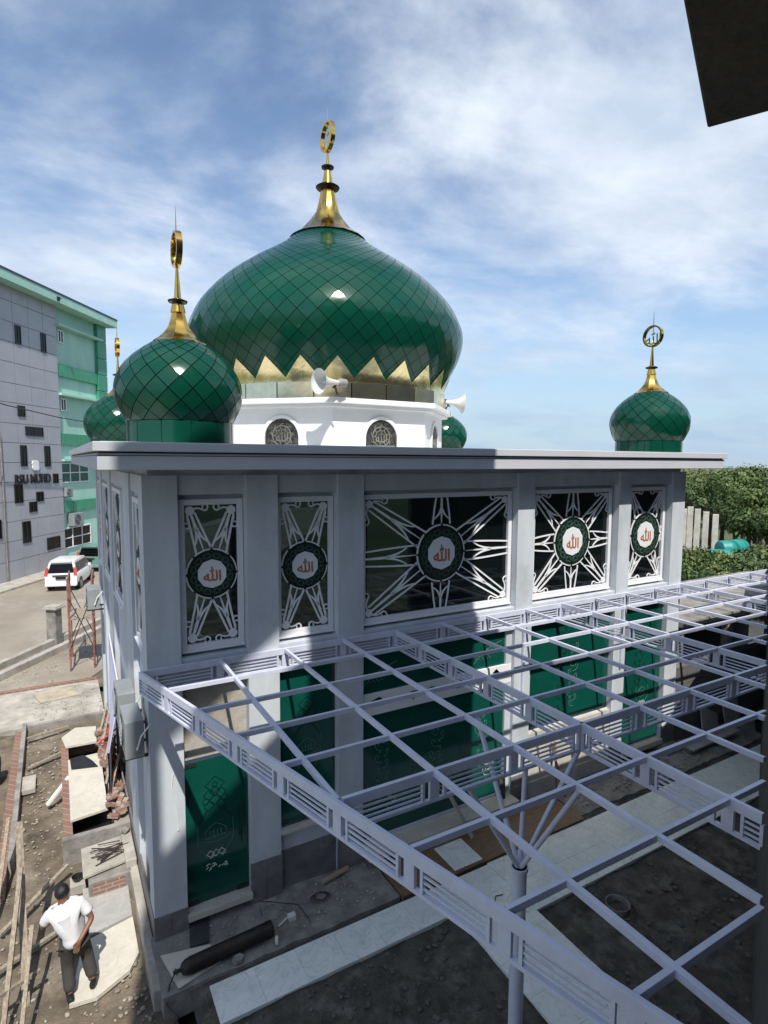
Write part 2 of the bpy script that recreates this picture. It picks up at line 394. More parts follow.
# left side wall
SPIL = [(1.75,2.75),(5.55,6.15),(8.3,8.9),(10.1,YB)]
SBAY = [(DEP,1.75),(2.75,5.55),(6.15,8.3),(8.9,10.1)]
SWG = [(.56,1.38),(3.55,5.15),(6.4,8.0),(9.1,9.9)]
for y0,y1 in SPIL: b.box(.002,.40,y0,y1,-.3,7.156)
for (y0,y1),(g0,g1) in zip(SBAY,SWG):
    b.box(.04,.398,y0,y1,6.86,7.154)
    b.box(.10,.396,y0,y1,ZG1+.09,6.86)
    b.box(.10,.396,y0,y1,-.3,ZG0-.10)
    b.box(.10,.396,y0,g0-.09,ZG0-.10,ZG1+.09); b.box(.10,.396,g1+.09,y1,ZG0-.10,ZG1+.09)
b.build('wall', M_wall, mosque, bevel=.006)
b = MB(); b.box(.4,XR-.25,DEP,YB-.25,-.2,.08); b.build('interior_floor', M_marble, mosque)
b = MB(); b.box(.4,XR-.25,DEP,YB-.25,7.05,7.15); b.build('ceiling', M_white, mosque)
# raw concrete panel above the glass door, with a stick shadow of real geometry left to the sun
b = MB(); b.box(.502,1.538,.16,.40,2.62,3.9); b.build('concrete_panel', M_concL, mosque)
# grey tile base
for (x0,x1),z in zip(PIL,(.27,.62,.62,.55,.5,.5)):
    b = MB(); n = 2; w = (x1-x0+.02)/n
    for k in range(n): b.box(x0-.01+k*w,x0-.01+(k+1)*w-.004*(k==0),-.012,.02,-.12,z)
    b.build('base_tile', M_tilebase, mosque)
b = MB(); b.box(2.075,3.145,.085,.12,-.12,.60); b.build('base_tile', M_tilebase, mosque)
b = MB(); b.box(-.012,.02,.02,6.0,-.3,.25); b.build('base_tile', M_tilebase, mosque)
# marble thresholds
for q in ((.50,1.545,-.06,.30,.03,.14),(3.66,7.3,-.28,.16,.04,.16),(10.9,12.5,-.05,.2,.05,.18),(2.07,3.15,-.03,.14,.96,1.02)):
    b = MB(); b.box(*q); b.build('threshold', M_marbleW, mosque, bevel=.005)
# roof slab with a two-step fascia and dark grooves
b = MB(); O = .60
b.box(-O,XR+O,-O,YB+O,7.25,7.475)
b.box(-O-.05,XR+O+.05,-O-.05,YB+O+.05,7.498,7.625)
b.build('roof_slab', M_fascia, mosque, bevel=.008)
b = MB(); b.box(-O+.03,XR+O-.03,-O+.03,YB+O-.03,7.475,7.498)
b.box(-O-.004,XR+O+.004,-O-.004,YB+O+.004,7.440,7.450); b.build('fascia_groove', M_fascia_dark, mosque)
b = MB(); b.box(-.55,XR+.55,-.55,YB+.55,7.60,7.632); b.build('deck_reflector', M_concL if False else mat('deck_reflector_paint',(.58,.58,.57),.8,var=.1,scale=1.2), mosque)  # pale sheet added over the slab to brighten the gold skirt by reflection
b = MB(); b.box(.1,XR-.1,.1,YB-.1,7.14,7.25); b.build('soffit', M_wall, mosque)

def text_mesh(body, size, extr=.0, offset=0.0):
    cu = bpy.data.curves.new('lettering','FONT'); cu.body = body; cu.size = size; cu.extrude = extr; cu.offset = offset
    cu.align_x = 'CENTER'; cu.align_y = 'CENTER'
    o = bpy.data.objects.new('lettering', cu); COL.objects.link(o)
    dg = bpy.context.evaluated_depsgraph_get(); me = bpy.data.meshes.new_from_object(o.evaluated_get(dg))
    vs = [tuple(v.co) for v in me.vertices]; fs = [tuple(p.vertices) for p in me.polygons]
    bpy.data.objects.remove(o); bpy.data.curves.remove(cu); bpy.data.meshes.remove(me)
    xs = [v[0] for v in vs]; ys = [v[1] for v in vs]
    cx, cy = (min(xs)+max(xs))/2, (min(ys)+max(ys))/2
    return [(x-cx,y-cy,z) for x,y,z in vs], fs
ALLAH = text_mesh('\uFDF2', 1.0, .02)
ALLAH_D = text_mesh('\uFDF2', 1.0, .012, .022)

def put_text(mb, T, F, sc, n0):
    o,U,Wv,Nn = F
    mb.add([o+U*(x*sc)+Wv*(y*sc)+Nn*(n0+z*sc) for x,y,z in T[0]], T[1])

def scroll(b, F, c, ang, mir, s, n0, n1, w):
    """S-shaped curl that leaves the corner disc"""
    pts = []
    for i in range(33):
        t = i/32
        if t < .42:
            a = t/.42; x = a*.56; y = .10*math.sin(a*PI)
        else:
            a = (t-.42)/.58; th = -PI/2+a*PI*1.75; rr = .15*(1-.55*a)
            x = .56+rr*math.cos(th); y = .15*1.0+rr*math.sin(th)
            if a < .12: y = min(y,.03)
        pts.append((x*s, y*s*mir))
    ca,sa = math.cos(ang), math.sin(ang)
    b.ribbon([(c[0]+x*ca-y*sa, c[1]+x*sa+y*ca) for x,y in pts], [w*(1.2-.5*i/32) for i in range(33)], F, n0, n1)

def spoke(b, F, P, d, Lh, w_out, w_in, n0, n1, w):
    """from the outer end P along d (towards the ring) for length Lh"""
    p = (-d[1], d[0])
    def at(s, t): return (P[0]+d[0]*s*Lh+p[0]*t, P[1]+d[1]*s*Lh+p[1]*t)
    for sg in (-1,1):
        b.ribbon(bez(at(0,sg*w_out/2), at(.6,sg*(w_out*.5+.14*w_in)), at(1,sg*w_in/2)), w, F, n0, n1)
        b.ribbon(bez(at(.40,sg*.008), at(.64,sg*w_in*.10), at(.80,sg*w_in*.42)), [w*(1.5-.09*i) for i in range(11)], F, n0+.002, n1+.002)
    b.ribbon([at(0,0),at(.3,0),at(.46,0),at(.99,0)], [w*1.1,w*1.5,w*1.2,w*.35], F, n0+.001, n1+.001)

def make_window(F, gw, gh, R, axes, parent, frame=True, wr=.09):
    """F origin = centre of the glass, N points outwards"""
    o,U,Wv,Nn = F
    def rect(b,u0,u1,v0,v1,n0,n1):
        b.plate([(u0,v0),(u1,v0),(u1,v1),(u0,v1)],F,n0,n1)
    hw, hh = gw/2, gh/2
    fr = MB()
    rect(fr,-hw-wr,-hw,-hh-wr,hh+wr,-.05,.06); rect(fr,hw,hw+wr,-hh-wr,hh+wr,-.05,.06)
    rect(fr,-hw,hw,hh,hh+wr,-.05,.06); rect(fr,-hw,hw,-hh-wr,-hh,-.05,.06)
    rect(fr,-hw-wr,hw+wr,-hh-wr-.03,-hh-wr,-.05,.10)
    w = fr.build('window', M_trim, parent, bevel=.004)
    pn = MB(); rect(pn,-hw,hw,-hh,hh,-.012,-.004); pn.build('pane', M_pane, w)
    g = MB(); wd = .032
    corner = [(-1,-1),(1,-1),(1,1),(-1,1)]
    for cx,cy in corner:
        P = (cx*(hw-.09), cy*(hh-.09))
        g.plate([(P[0]+.072*math.cos(a*PI/9),P[1]+.072*math.sin(a*PI/9)) for a in range(18)],F,.012,.032)
        ds = math.hypot(*P); d = (-P[0]/ds, -P[1]/ds)
        spoke(g,F,(P[0]+d[0]*.05,P[1]+d[1]*.05),d,ds-R-.03,.12 if hw<.75 else .19,.25 if hw<.5 else .34,.014,.030,wd)
        s = .40 if hw<.5 else .56
        scroll(g,F,P,PI if cx>0 else 0,(cy if cx<0 else -cy),s,.013,.031,.024)
        scroll(g,F,P,-PI/2 if cy>0 else PI/2,(cx if cy>0 else -cx),s,.0135,.0305,.024)
    for ax in axes:
        if ax == 'v':
            for sg in (-1,1): spoke(g,F,(0,sg*hh),(0,-sg),hh-R,.26,.42,.014,.030,wd)
        else:
            for sg in (-1,1):
                if hw-R > .05: spoke(g,F,(sg*hw,0),(-sg,0),hw-R,.26,.38,.014,.030,wd)
    g.ribbon(arc(0,0,R-.02,0,2*PI*(1-1/48),47),.046,F,.012,.034,True)
    g.build('grille', M_grille, w)
    wr_ = MB(); k = 60
    rin, rout = R*.55, R*.955
    wr_.ribbon(arc(0,0,(rin+rout)/2,0,2*PI*(1-1/k),k-1),rout-rin,F,.020,.038,True)
    for i in range(8):   # leaf tips that cross the white ring
        a = i*PI/4
        c,s_ = math.cos(a), math.sin(a)
        wr_.plate([(R*1.05*c,R*1.05*s_),(R*.93*c-.035*s_,R*.93*s_+.035*c),(R*.86*c,R*.86*s_),(R*.93*c+.035*s_,R*.93*s_-.035*c)][::-1],F,.022,.042)
    wr_.build('wreath', M_wreath, w)
    ht = MB(); nh_ = 12
    for i in range(nh_):
        a = 2*PI*(i+.5)/nh_; ca,sa = math.cos(a), math.sin(a)
        def tr(x,y): return ((R*.74+y)*ca - x*sa, (R*.74+y)*sa + x*ca)
        q = R*.13
        ht.ribbon([tr(q*1.0*math.sin(t)**3, q*(.8*math.cos(t)-.3*math.cos(2*t)-.12*math.cos(3*t))) for t in [2*PI*j/18 for j in range(18)]],.014,F,.036,.044,True)
        a2 = 2*PI*i/nh_; ca,sa = math.cos(a2), math.sin(a2)
        ht.ribbon([tr(-q*.7,-q*.9),tr(0,q*.2),tr(q*.7,-q*.9)],.012,F,.036,.043)
    ht.build('leaf_motif', M_heart, w)
    md = MB(); md.plate([(R*.58*(1 if j%2 else .955)*math.cos(j*PI/10),R*.58*(1 if j%2 else .955)*math.sin(j*PI/10)) for j in range(20)],F,.02,.05)
    md.build('medallion', M_trim, w)
    tx = MB(); put_text(tx, ALLAH, F, R*.56, .052); tx.build('calligraphy', M_orange, w)
    tx = MB(); put_text(tx, ALLAH_D, F, R*.56, .048); tx.build('calligraphy_outline', M_black, w)
    return w
UX, UZ, UY = V((1,0,0)), V((0,0,1)), V((0,1,0))
RADS = [.40,.42,.57,.57,.57]
AX = [(),(),('v','h'),('v','h'),('h',)]
for i,(g0,g1) in enumerate(WG):
    F = (V(((g0+g1)/2, .225, (ZG0+ZG1)/2)), UX, UZ, -UY)
    make_window(F, g1-g0, ZG1-ZG0, RADS[i], AX[i], mosque)
for g0,g1 in SWG:
    F = (V((.085,(g0+g1)/2,(ZG0+ZG1)/2)), -UY, UZ, -UX)
    make_window(F, g1-g0, ZG1-ZG0, min(.5,(g1-g0)/2-.02), (), mosque)

# ---- green glass doors and panels under the pergola
def etch(F, s, parent, bright=True):
    """lattice tip, shoulders, little mosque and ornamental strokes, all in line work"""
    d = MB(); n0,n1 = .002,.006; w = .011
    dia = lambda cx,cy,r,ry: [(cx,cy-ry),(cx+r,cy),(cx,cy+ry),(cx-r,cy)]
    T = lambda ps: [(x*s,y*s) for x,y in ps]
    d.ribbon(T(dia(0,.62,.16,.14)),w,F,n0,n1,True)
    for (cx,cy) in [(-.10,.46),(.10,.46),(0,.36),(-.10,.27),(.10,.27),(0,.50)]:
        d.ribbon(T(dia(cx,cy,.085,.085)),w,F,n0,n1,True)
    for cx in (-.15,.15): d.ribbon(T(arc(cx,.36,.05,0,2*PI*.95,12)),w,F,n0,n1,True)
    d.ribbon(T(arc(0,.62,.04,0,2*PI*.95,12)),w,F,n0,n1,True)
    for sg in (-1,1):
        d.ribbon(T(bez((sg*.14,.20),(sg*.17,.10),(sg*.27,.02))),w,F,n0,n1)
    d.build('etched_lattice', M_etchd, parent)
    l = MB()
    for sg in (-1,1):
        l.ribbon(T(bez((sg*.28,-.02),(sg*.30,-.25),(sg*.27,-.42))+bez((sg*.27,-.42),(sg*.17,-.50),(sg*.16,-.60))),w*.8,F,n0,n1)
    l.ribbon(T([(-.17,-.16),(-.17,-.27),(.17,-.27),(.17,-.16),(.10,-.10),(0,-.04),(-.10,-.10)]),w,F,n0,n1,True)
    for x in (-.09,-.03,.03,.09): l.ribbon(T([(x,-.25),(x,-.16)]),w*1.3,F,n0,n1)
    l.ribbon(T(bez((-.24,-.30),(0,-.42),(.24,-.30))),w,F,n0,n1)
    l.build('etched_outline', M_etchl, parent)
    if bright:
        r = MB(); rd = random.Random(5)
        for cx in (-.09,.0,.09): r.ribbon(T(dia(cx,-.56,.06,.055)),w*1.5,F,n0,n1,True)
        r.build('etched_diamonds', M_etchw, parent); r = MB()
        for k in range(16):
            cx = rd.uniform(-.17,.17); cy = rd.uniform(-.86,-.62)
            if abs(cy+.70) < .03: continue
            r.ribbon(T(bez((cx,cy),(cx+.03,cy+.04),(cx+rd.uniform(.03,.07),cy+rd.uniform(-.02,.03)),4)),w*1.3,F,n0,n1)
        r.build('etched_script', M_etchw, parent)
def vine(F, w_, h_, parent, seed, m):
    rd = random.Random(seed); l = MB()
    y = -h_/2+.15; side = 1
    pts = []
    while y < h_/2-.15:
        pts.append((rd.uniform(-.04,.04)*w_, y)); y += .12
    for i,(x,y) in enumerate(pts):
        sg = 1 if i%2 else -1
        q = rd.uniform(.08,.17)
        l.ribbon(bez((x,y),(x+sg*q*.9,y-.02),(x+sg*q,y+q*.8),6)+arc(x+sg*q*.75,y+q*.8,q*.25,0 if sg>0 else PI,(1.3*PI) if sg>0 else -.3*PI,6),.011,F,.002,.006)
        if rd.random()<.5: l.ribbon([(x+sg*q*.3,y),(x+sg*q*.5,y-.06),(x+sg*q*.2,y-.03)],.01,F,.002,.006,True)
    l.build('etched_vine', m, parent)
# D1: swing door
b = MB(); b.box(.515,1.525,.135,.147,.155,2.57); door = b.build('glass_door', M_gglass, mosque)
etch((V((.99,.135,1.50)),UX,UZ,-UY), 1.0, door)
b = MB(); b.tube([(1.40,.06,1.05),(1.40,.06,1.75)],.014,8)
for z in (1.15,1.65): b.tube([(1.40,.06,z),(1.40,.135,z)],.01,6)
b.build('handle', M_black, door, smooth=True)
for x0,z0 in ((.515,.155),(1.33,.155),(.515,2.50)):
    b = MB(); b.box(x0,x0+.19,.122,.16,z0,z0+.065); b.build('hinge_clamp', M_acd, door)
# D2
b = MB(); b.box(2.08,3.14,.135,.147,1.03,3.83); p2 = b.build('glass_panel', M_gglass, mosque)
etch((V((2.6,.135,2.55)),UX,UZ,-UY), .95, p2, False)
# D3: transom and wide lower panels
b = MB(); b.box(3.67,7.14,.135,.147,3.07,3.83); tr_ = b.build('transom_panel', M_gglass, mosque)
for k,x in enumerate((4.0,5.3,6.6)):
    l = MB(); F = (V((x,.135,3.4)),UX,UZ,-UY)
    for j in range(5): l.ribbon(arc(-.2+.1*j,-.08+.02*j,.05+.02*j,0,PI*1.4,10),.011,F,.002,.006)
    l.ribbon(bez((-.3,-.2),(0,.1),(.45,.2)),.012,F,.002,.006); l.build('etched_curl', M_etchl if k!=1 else M_etchd, tr_)
b = MB(); b.box(3.67,7.29,.08,.30,2.66,3.07); b.build('mid_rail', M_white, mosque)
b = MB(); b.box(7.14,7.298,.09,.30,.17,3.83); b.build('jamb', M_wall, mosque)
wide = MB()
for k in range(3):
    x0 = 3.67+k*1.157
    wide.box(x0+.004,x0+1.153,.135,.147,.17,2.66)
wp = wide.build('wide_glass_panel', M_gglass, mosque)
for k,x in enumerate((4.15,5.4,6.55)): vine((V((x,.135,1.55)),UX,UZ,-UY),.6,1.5,wp,k+3,M_etchl)
for k,x in enumerate((4.15,5.4,6.55)): vine((V((x+.2,.135,.9)),UX,UZ,-UY),.6,.7,wp,k+13,M_etchw)
for sx in (4.0,4.75,5.2,5.9,6.4,6.9):     # torn black sheet scraps along the rail
    b = MB(); rd = random.Random(int(sx*10)); pts = [(sx+rd.uniform(-.25,.25)*math.cos(a)-.0, 2.9+rd.uniform(.02,.13)*math.sin(a)) for a in [2*PI*i/9 for i in range(9)]]
    b.plate(pts,(V((0,.08,0)),UX,UZ,-UY),.002,.008)
    b.build('torn_film', M_tar, mosque)
# D4, D5
b = MB()
b.box(7.78,9.11,.135,.147,1.41,3.83); b.box(9.118,10.46,.135,.147,1.41,3.83); p4 = b.build('glass_panel', M_gglass, mosque)
vine((V((8.9,.135,2.6)),UX,UZ,-UY),.8,2.1,p4,21,M_etchd); vine((V((9.25,.135,2.4)),UX,UZ,-UY),.8,1.7,p4,22,M_etchl)
b = MB(); b.box(10.91,12.49,.135,.147,.19,3.83); p5 = b.build('glass_panel', M_gglass, mosque)
vine((V((11.6,.135,2.4)),UX,UZ,-UY),.8,2.0,p5,31,M_etchd)
etch((V((11.8,.135,1.7)),UX,UZ,-UY), .8, p5, True)
b = MB(); b.box(7.78,10.46,.02,.13,-.1,1.39); b.build('cream_base', mat('cream_plaster',(.50,.47,.42),.85,var=.1,scale=2,stain=(.36,.33,.28),stain_amt=.5), mosque)
# a loop of loose wire left on the corner pilaster
b = MB(); b.tube([(.33,-.012,2.55),(.30,-.02,2.35),(.345,-.03,2.1),(.37,-.03,1.85),(.39,-.02,1.62),(.37,-.012,1.60)],.006,6); b.build('loose_wire', M_plastic, mosque)

# ------------------------------------------------------------------ domes
def profile_fn(pts):
    """Catmull-Rom through (r,z), returned as dense list"""
    P = [pts[0]]+list(pts)+[pts[-1]]; out = []
    for i in range(1,len(P)-2):
        for k in range(16):
            t = k/16; a,b_,c,d = P[i-1],P[i],P[i+1],P[i+2]
            out.append(tuple(.5*((2*b_[j])+(-a[j]+c[j])*t+(2*a[j]-5*b_[j]+4*c[j]-d[j])*t*t+(-a[j]+3*b_[j]-3*c[j]+d[j])*t**3) for j in (0,1)))
    out.append(pts[-1]); return out
def dome_panels(c, prof, nd, aspect=1.0, gap=.018, lift=.02, half=0.0):
    """diamond panels in a lattice that follows the onion profile"""
    D = profile_fn(prof)
    s = [0]
    for a,b_ in zip(D,D[1:]): s.append(s[-1]+math.hypot(b_[0]-a[0],b_[1]-a[1]))
    def at(q):
        q = max(0,min(s[-1],q)); lo = 0
        for i in range(len(s)-1):
            if s[i+1] >= q: lo = i; break
        t = (q-s[lo])/max(1e-9,s[lo+1]-s[lo])
        return (lerp(D[lo][0],D[lo+1][0],t), lerp(D[lo][1],D[lo+1][1],t))
    rows = [0.0]
    while rows[-1] < s[-1]-1e-6:
        r,_ = at(rows[-1]); rows.append(rows[-1]+max(.03,aspect*PI*r/nd))
    k = s[-1]/rows[-1]; rows = [q*k for q in rows]
    mb = MB()
    nr = len(rows)
    def P(ti, qi, off):
        r,z = at(qi)
        r2,z2 = at(qi+.02); r1_,z1_ = at(qi-.02)
        tx,tz = r2-r1_, z2-z1_; l = math.hypot(tx,tz) or 1
        nr_,nz_ = tz/l, -tx/l
        r += nr_*off; z += nz_*off
        return (c[0]+r*math.cos(ti), c[1]+r*math.sin(ti), c[2]+z)
    NS = 3
    for j in range(-1,nr-1):
        jb, jm, jt = j, j+1, j+2
        qb = rows[jb] if jb>=0 else 0.0
        qm = rows[jm]; qt = rows[jt] if jt<nr else rows[-1]
        for i in range(nd):
            tc_ = 2*PI*(i+(.5 if j%2 else 0)+half)/nd; dt = PI/nd
            B = (tc_,qb); R_ = (tc_+dt,qm); T = (tc_,qt); Lf = (tc_-dt,qm)
            if jb < 0: B = None
            if jt >= nr: T = None
            if B is None and T is None: continue
            if B is None or T is None:
                tri = [Lf,R_,T] if B is None else [Lf,B,R_]
                cx = sum(p[0] for p in tri)/3; cy = sum(p[1] for p in tri)/3
                rr = at(cy)[0] or .1
                g = 1-gap/max(.05,(rr*2*dt))*1.6
                mb.add([P(cx+(p[0]-cx)*g, cy+(p[1]-cy)*g, lift) for p in tri]+[P(p[0],p[1],-.004) for p in tri],
                       [(0,1,2),(3,4,1,0),(4,5,2,1),(5,3,0,2)])
                continue
            rr = at(qm)[0]
            g = max(.6,1-gap/max(.04,rr*dt*1.42))
            ctr = (tc_, qm)
            quad = [B,R_,T,Lf]
            grid = []; cq = [P(ctr[0]+(p[0]-ctr[0])*g, ctr[1]+(p[1]-ctr[1])*g, lift) for p in quad]
            for a in range(NS+1):
                for e in range(NS+1):
                    x = a/NS; y = e/NS
                    p = [(1-x)*(1-y)*quad[0][q]+x*(1-y)*quad[1][q]+x*y*quad[2][q]+(1-x)*y*quad[3][q] for q in (0,1)]
                    q1 = P(ctr[0]+(p[0]-ctr[0])*g, ctr[1]+(p[1]-ctr[1])*g, lift)
                    fl = [(1-x)*(1-y)*cq[0][e_]+x*(1-y)*cq[1][e_]+x*y*cq[2][e_]+(1-x)*y*cq[3][e_] for e_ in (0,1,2)]
                    grid.append(tuple(lerp(q1[e_],fl[e_],.38) for e_ in (0,1,2)))
            fs = []
            w_ = NS+1
            for a in range(NS):
                for e in range(NS): fs.append((a*w_+e,(a+1)*w_+e,(a+1)*w_+e+1,a*w_+e+1))
            base = len(grid)
            cor = [0, NS*w_, NS*w_+NS, NS]
            edges = [[a*w_ for a in range(w_)], [NS*w_+e for e in range(w_)], [a*w_+NS for a in range(NS,-1,-1)], [e for e in range(NS,-1,-1)]]
            low = []
            for p in quad: low.append(P(ctr[0]+(p[0]-ctr[0])*(g+.004), ctr[1]+(p[1]-ctr[1])*(g+.004), -.004))
            grid += low
            for ei in range(4):
                ed = edges[ei]
                fs.append(tuple([base+ei, base+(ei+1)%4]+ed[::-1]))
            mb.add(grid, fs)
    return mb, D
def finial_ring(z, R, band):
    """flat ring whose plane is square to X, around a pole at the origin"""
    mb = MB(); n = 48; vs = []; fs = []
    ax = V((1,.0,0)).normalized(); tv = V((0,1,0)).normalized()
    for i in range(n):
        a = 2*PI*i/n
        for rr,hh in ((R,-band),(R,band),(R*.86,band),(R*.86,-band)):
            vs.append(V((0,0,z))+tv*(rr*math.cos(a))+V((0,0,rr*math.sin(a)))+ax*hh)
    for i in range(n):
        j = (i+1)%n
        for k in range(4): fs.append((i*4+k,j*4+k,j*4+(k+1)%4,i*4+(k+1)%4))
    mb.add(vs,fs); return mb, ax, tv
def small_dome(c):
    prof = [(.80,.36),(.845,.44),(.915,.60),(.955,.80),(.94,.95),(.87,1.13),(.74,1.30),(.57,1.45),(.38,1.58)]
    mb, D = dome_panels((0,0,0), prof, 18, 1.06, .013, .012)
    pan = mb.build('dome', M_green, mosque, smooth=True, angle=25)
    core = MB(); core.lathe([(r-.002,z) for r,z in D],n=48); core.build('seam_backing', M_seam, pan, smooth=True)
    bs = MB()
    for k in range(12):
        a0,a1 = 2*PI*k/12+.006, 2*PI*(k+1)/12-.006
        vs = []; m_ = 5
        for q in range(m_+1):
            a = lerp(a0,a1,q/m_)
            for rr,zz in ((.80,-.02),(.80,.35),(.76,.35),(.76,-.02)): vs.append((rr*math.cos(a),rr*math.sin(a),zz))
        fs = [(q*4+e,(q+1)*4+e,(q+1)*4+(e+1)%4,q*4+(e+1)%4) for q in range(m_) for e in range(4)]
        bs.add(vs,fs)
    bs.build('base_band', M_green, pan, smooth=True, angle=30)
    f = MB()
    f.lathe([(.41,1.565),(.42,1.59),(.34,1.64),(.245,1.73),(.17,1.83),(.125,1.96),(.10,2.06)],n=8,ph=PI/8)
    f.lathe([(.118,2.055),(.085,2.20)],n=24)
    f.lathe([(.055,2.25),(.045,2.40),(.018,2.78)],n=16)
    fin = f.build('finial', M_gold, pan, smooth=True, angle=25)
    k = MB(); k.lathe([(.06,2.19),(.14,2.215),(.15,2.24),(.05,2.28)],n=24); k.build('collar', M_black, pan, smooth=True)
    k = MB(); k.lathe([(.41,1.545),(.435,1.565),(.41,1.59)],n=8,ph=PI/8); k.build('rim', M_black, pan, smooth=True)
    rg, ax, tv = finial_ring(3.02,.27,.045); rg.build('ring', M_gold, pan, smooth=True, angle=40)
    t = MB(); put_text(t, ALLAH, (V((0,0,3.0)),-tv,UZ,-ax), .36, -.01); t.tube([(0,0,2.75),(0,0,2.9)],.014,8); 
    k = MB(); k.tube([(0,0,3.12),(0,0,3.28),(0,0,3.66)],[.012,.013,.003],8); k.build('spike', M_gold, pan, smooth=True)
    t.build('finial_lettering', M_gold, pan)
    pan.location = c
    return pan
sdome = small_dome((0,0,0))
sdome.location = (.69,.63,7.62)
for p in [(12.34,.67,7.58),(.66,9.7,7.60),(12.36,9.85,7.56)]:
    o = copy_tree(sdome); o.location = p

# main dome and drum
MCX, MCY = 5.34, 5.25
prof = [(3.02,9.02),(3.06,9.25),(3.22,9.60),(3.40,9.95),(3.50,10.27),(3.52,10.52),(3.45,10.80),(3.20,11.25),(2.72,11.76),(2.10,12.23),(1.55,12.58),(1.20,12.82),(.93,13.05)]
mb, D = dome_panels((MCX,MCY,0), prof, 52, 1.0, .012, .012)
md_ = mb.build('main_dome', M_green, mosque, smooth=True, angle=25)
core = MB(); core.lathe([(r-.003,z) for r,z in D],c=(MCX,MCY,0),n=96); core.build('seam_backing', M_seam, md_, smooth=True)
# zig-zag gold skirt that follows the foot of the dome
def prof_at(zq):
    for a,b_ in zip(D,D[1:]):
        if a[1] <= zq <= b_[1]: return lerp(a[0],b_[0],(zq-a[1])/max(1e-9,b_[1]-a[1]))
    return D[0][0]
NZ = 26
g = MB()
for k in range(NZ):
    t0,t1 = 2*PI*(k-.5)/NZ, 2*PI*(k+.5)/NZ
    rowsn = 8
    zb, zv, zp = 9.06, 9.16, 9.60
    for h in range(2):
        vs = []; fs = []; cols = 6
        for q in range(cols+1):
            u = q/cols; th = lerp(t0,(t0+t1)/2,u) if h==0 else lerp((t0+t1)/2,t1,u)
            ztop = lerp(zv,zp,u) if h==0 else lerp(zp,zv,u)
            fac = (.012 if h==0 else -.0)
            for e in range(rowsn+1):
                zq = lerp(zb,ztop,e/rowsn); r = prof_at(zq)+.030+fac*math.sin(PI*u)*.6
                vs.append((MCX+r*math.cos(th),MCY+r*math.sin(th),zq))
        for q in range(cols):
            for e in range(rowsn): fs.append((q*(rowsn+1)+e,(q+1)*(rowsn+1)+e,(q+1)*(rowsn+1)+e+1,q*(rowsn+1)+e+1))
        g.add(vs,fs)
g.build('gold_skirt', M_goldpale, md_, smooth=True, angle=25)
g = MB(); nb = 24
for k in range(nb):
    a0,a1 = 2*PI*k/nb+.004, 2*PI*(k+1)/nb-.004
    vs = []
    for a in (a0,a1):
        for rr,zz in ((3.10,8.72),(3.10,9.065),(3.0,9.065),(3.0,8.72)): vs.append((MCX+rr*math.cos(a),MCY+rr*math.sin(a),zz))
    g.add(vs,[(e,4+e,4+(e+1)%4,(e+1)%4) for e in range(4)]+[(3,2,1,0),(4,5,6,7)])
g.build('mirror_band', M_band, md_)
f = MB(); cc = (MCX,MCY,0)
f.lathe([(.95,13.06),(.965,13.09),(.70,13.27),(.47,13.53),(.32,13.75),(.25,13.98),(.205,14.20),(.18,14.36)],cc,n=12)
f.lathe([(.15,14.44),(.12,14.62),(.075,14.86)],cc,n=20); f.lathe([(.05,14.94),(.035,15.10),(.02,15.30)],cc,n=16)
k = MB(); k.tube([(MCX,MCY,15.85),(MCX,MCY,16.0),(MCX,MCY,16.35)],[.015,.012,.003],8); k.build('spike', M_gold, md_, smooth=True)
fin = f.build('finial', M_gold, md_, smooth=True, angle=25)
k = MB(); k.lathe([(.18,14.33),(.29,14.37),(.31,14.40),(.25,14.44),(.13,14.46)],cc,n=28); k.build('collar', M_black, md_, smooth=True)
k = MB(); k.lathe([(.07,14.85),(.155,14.88),(.165,14.91),(.05,14.95)],cc,n=24)
k.build('collar', M_black, md_, smooth=True)
k = MB(); k.lathe([(.95,13.03),(.99,13.06),(.95,13.085)],cc,n=48); k.build('rim', M_black, md_, smooth=True)
rg, ax, tv = finial_ring(15.65,.37,.055)
rg.v = [(x+MCX,y+MCY,z) for x,y,z in rg.v]; rg.build('ring', M_gold, md_, smooth=True, angle=40)
t = MB(); put_text(t, ALLAH, (V((MCX,MCY,15.62)),-tv,UZ,-ax), .52, -.01); t.tube([(MCX,MCY,15.28),(MCX,MCY,15.45)],.02,8); 
t.build('finial_lettering', M_gold, md_)
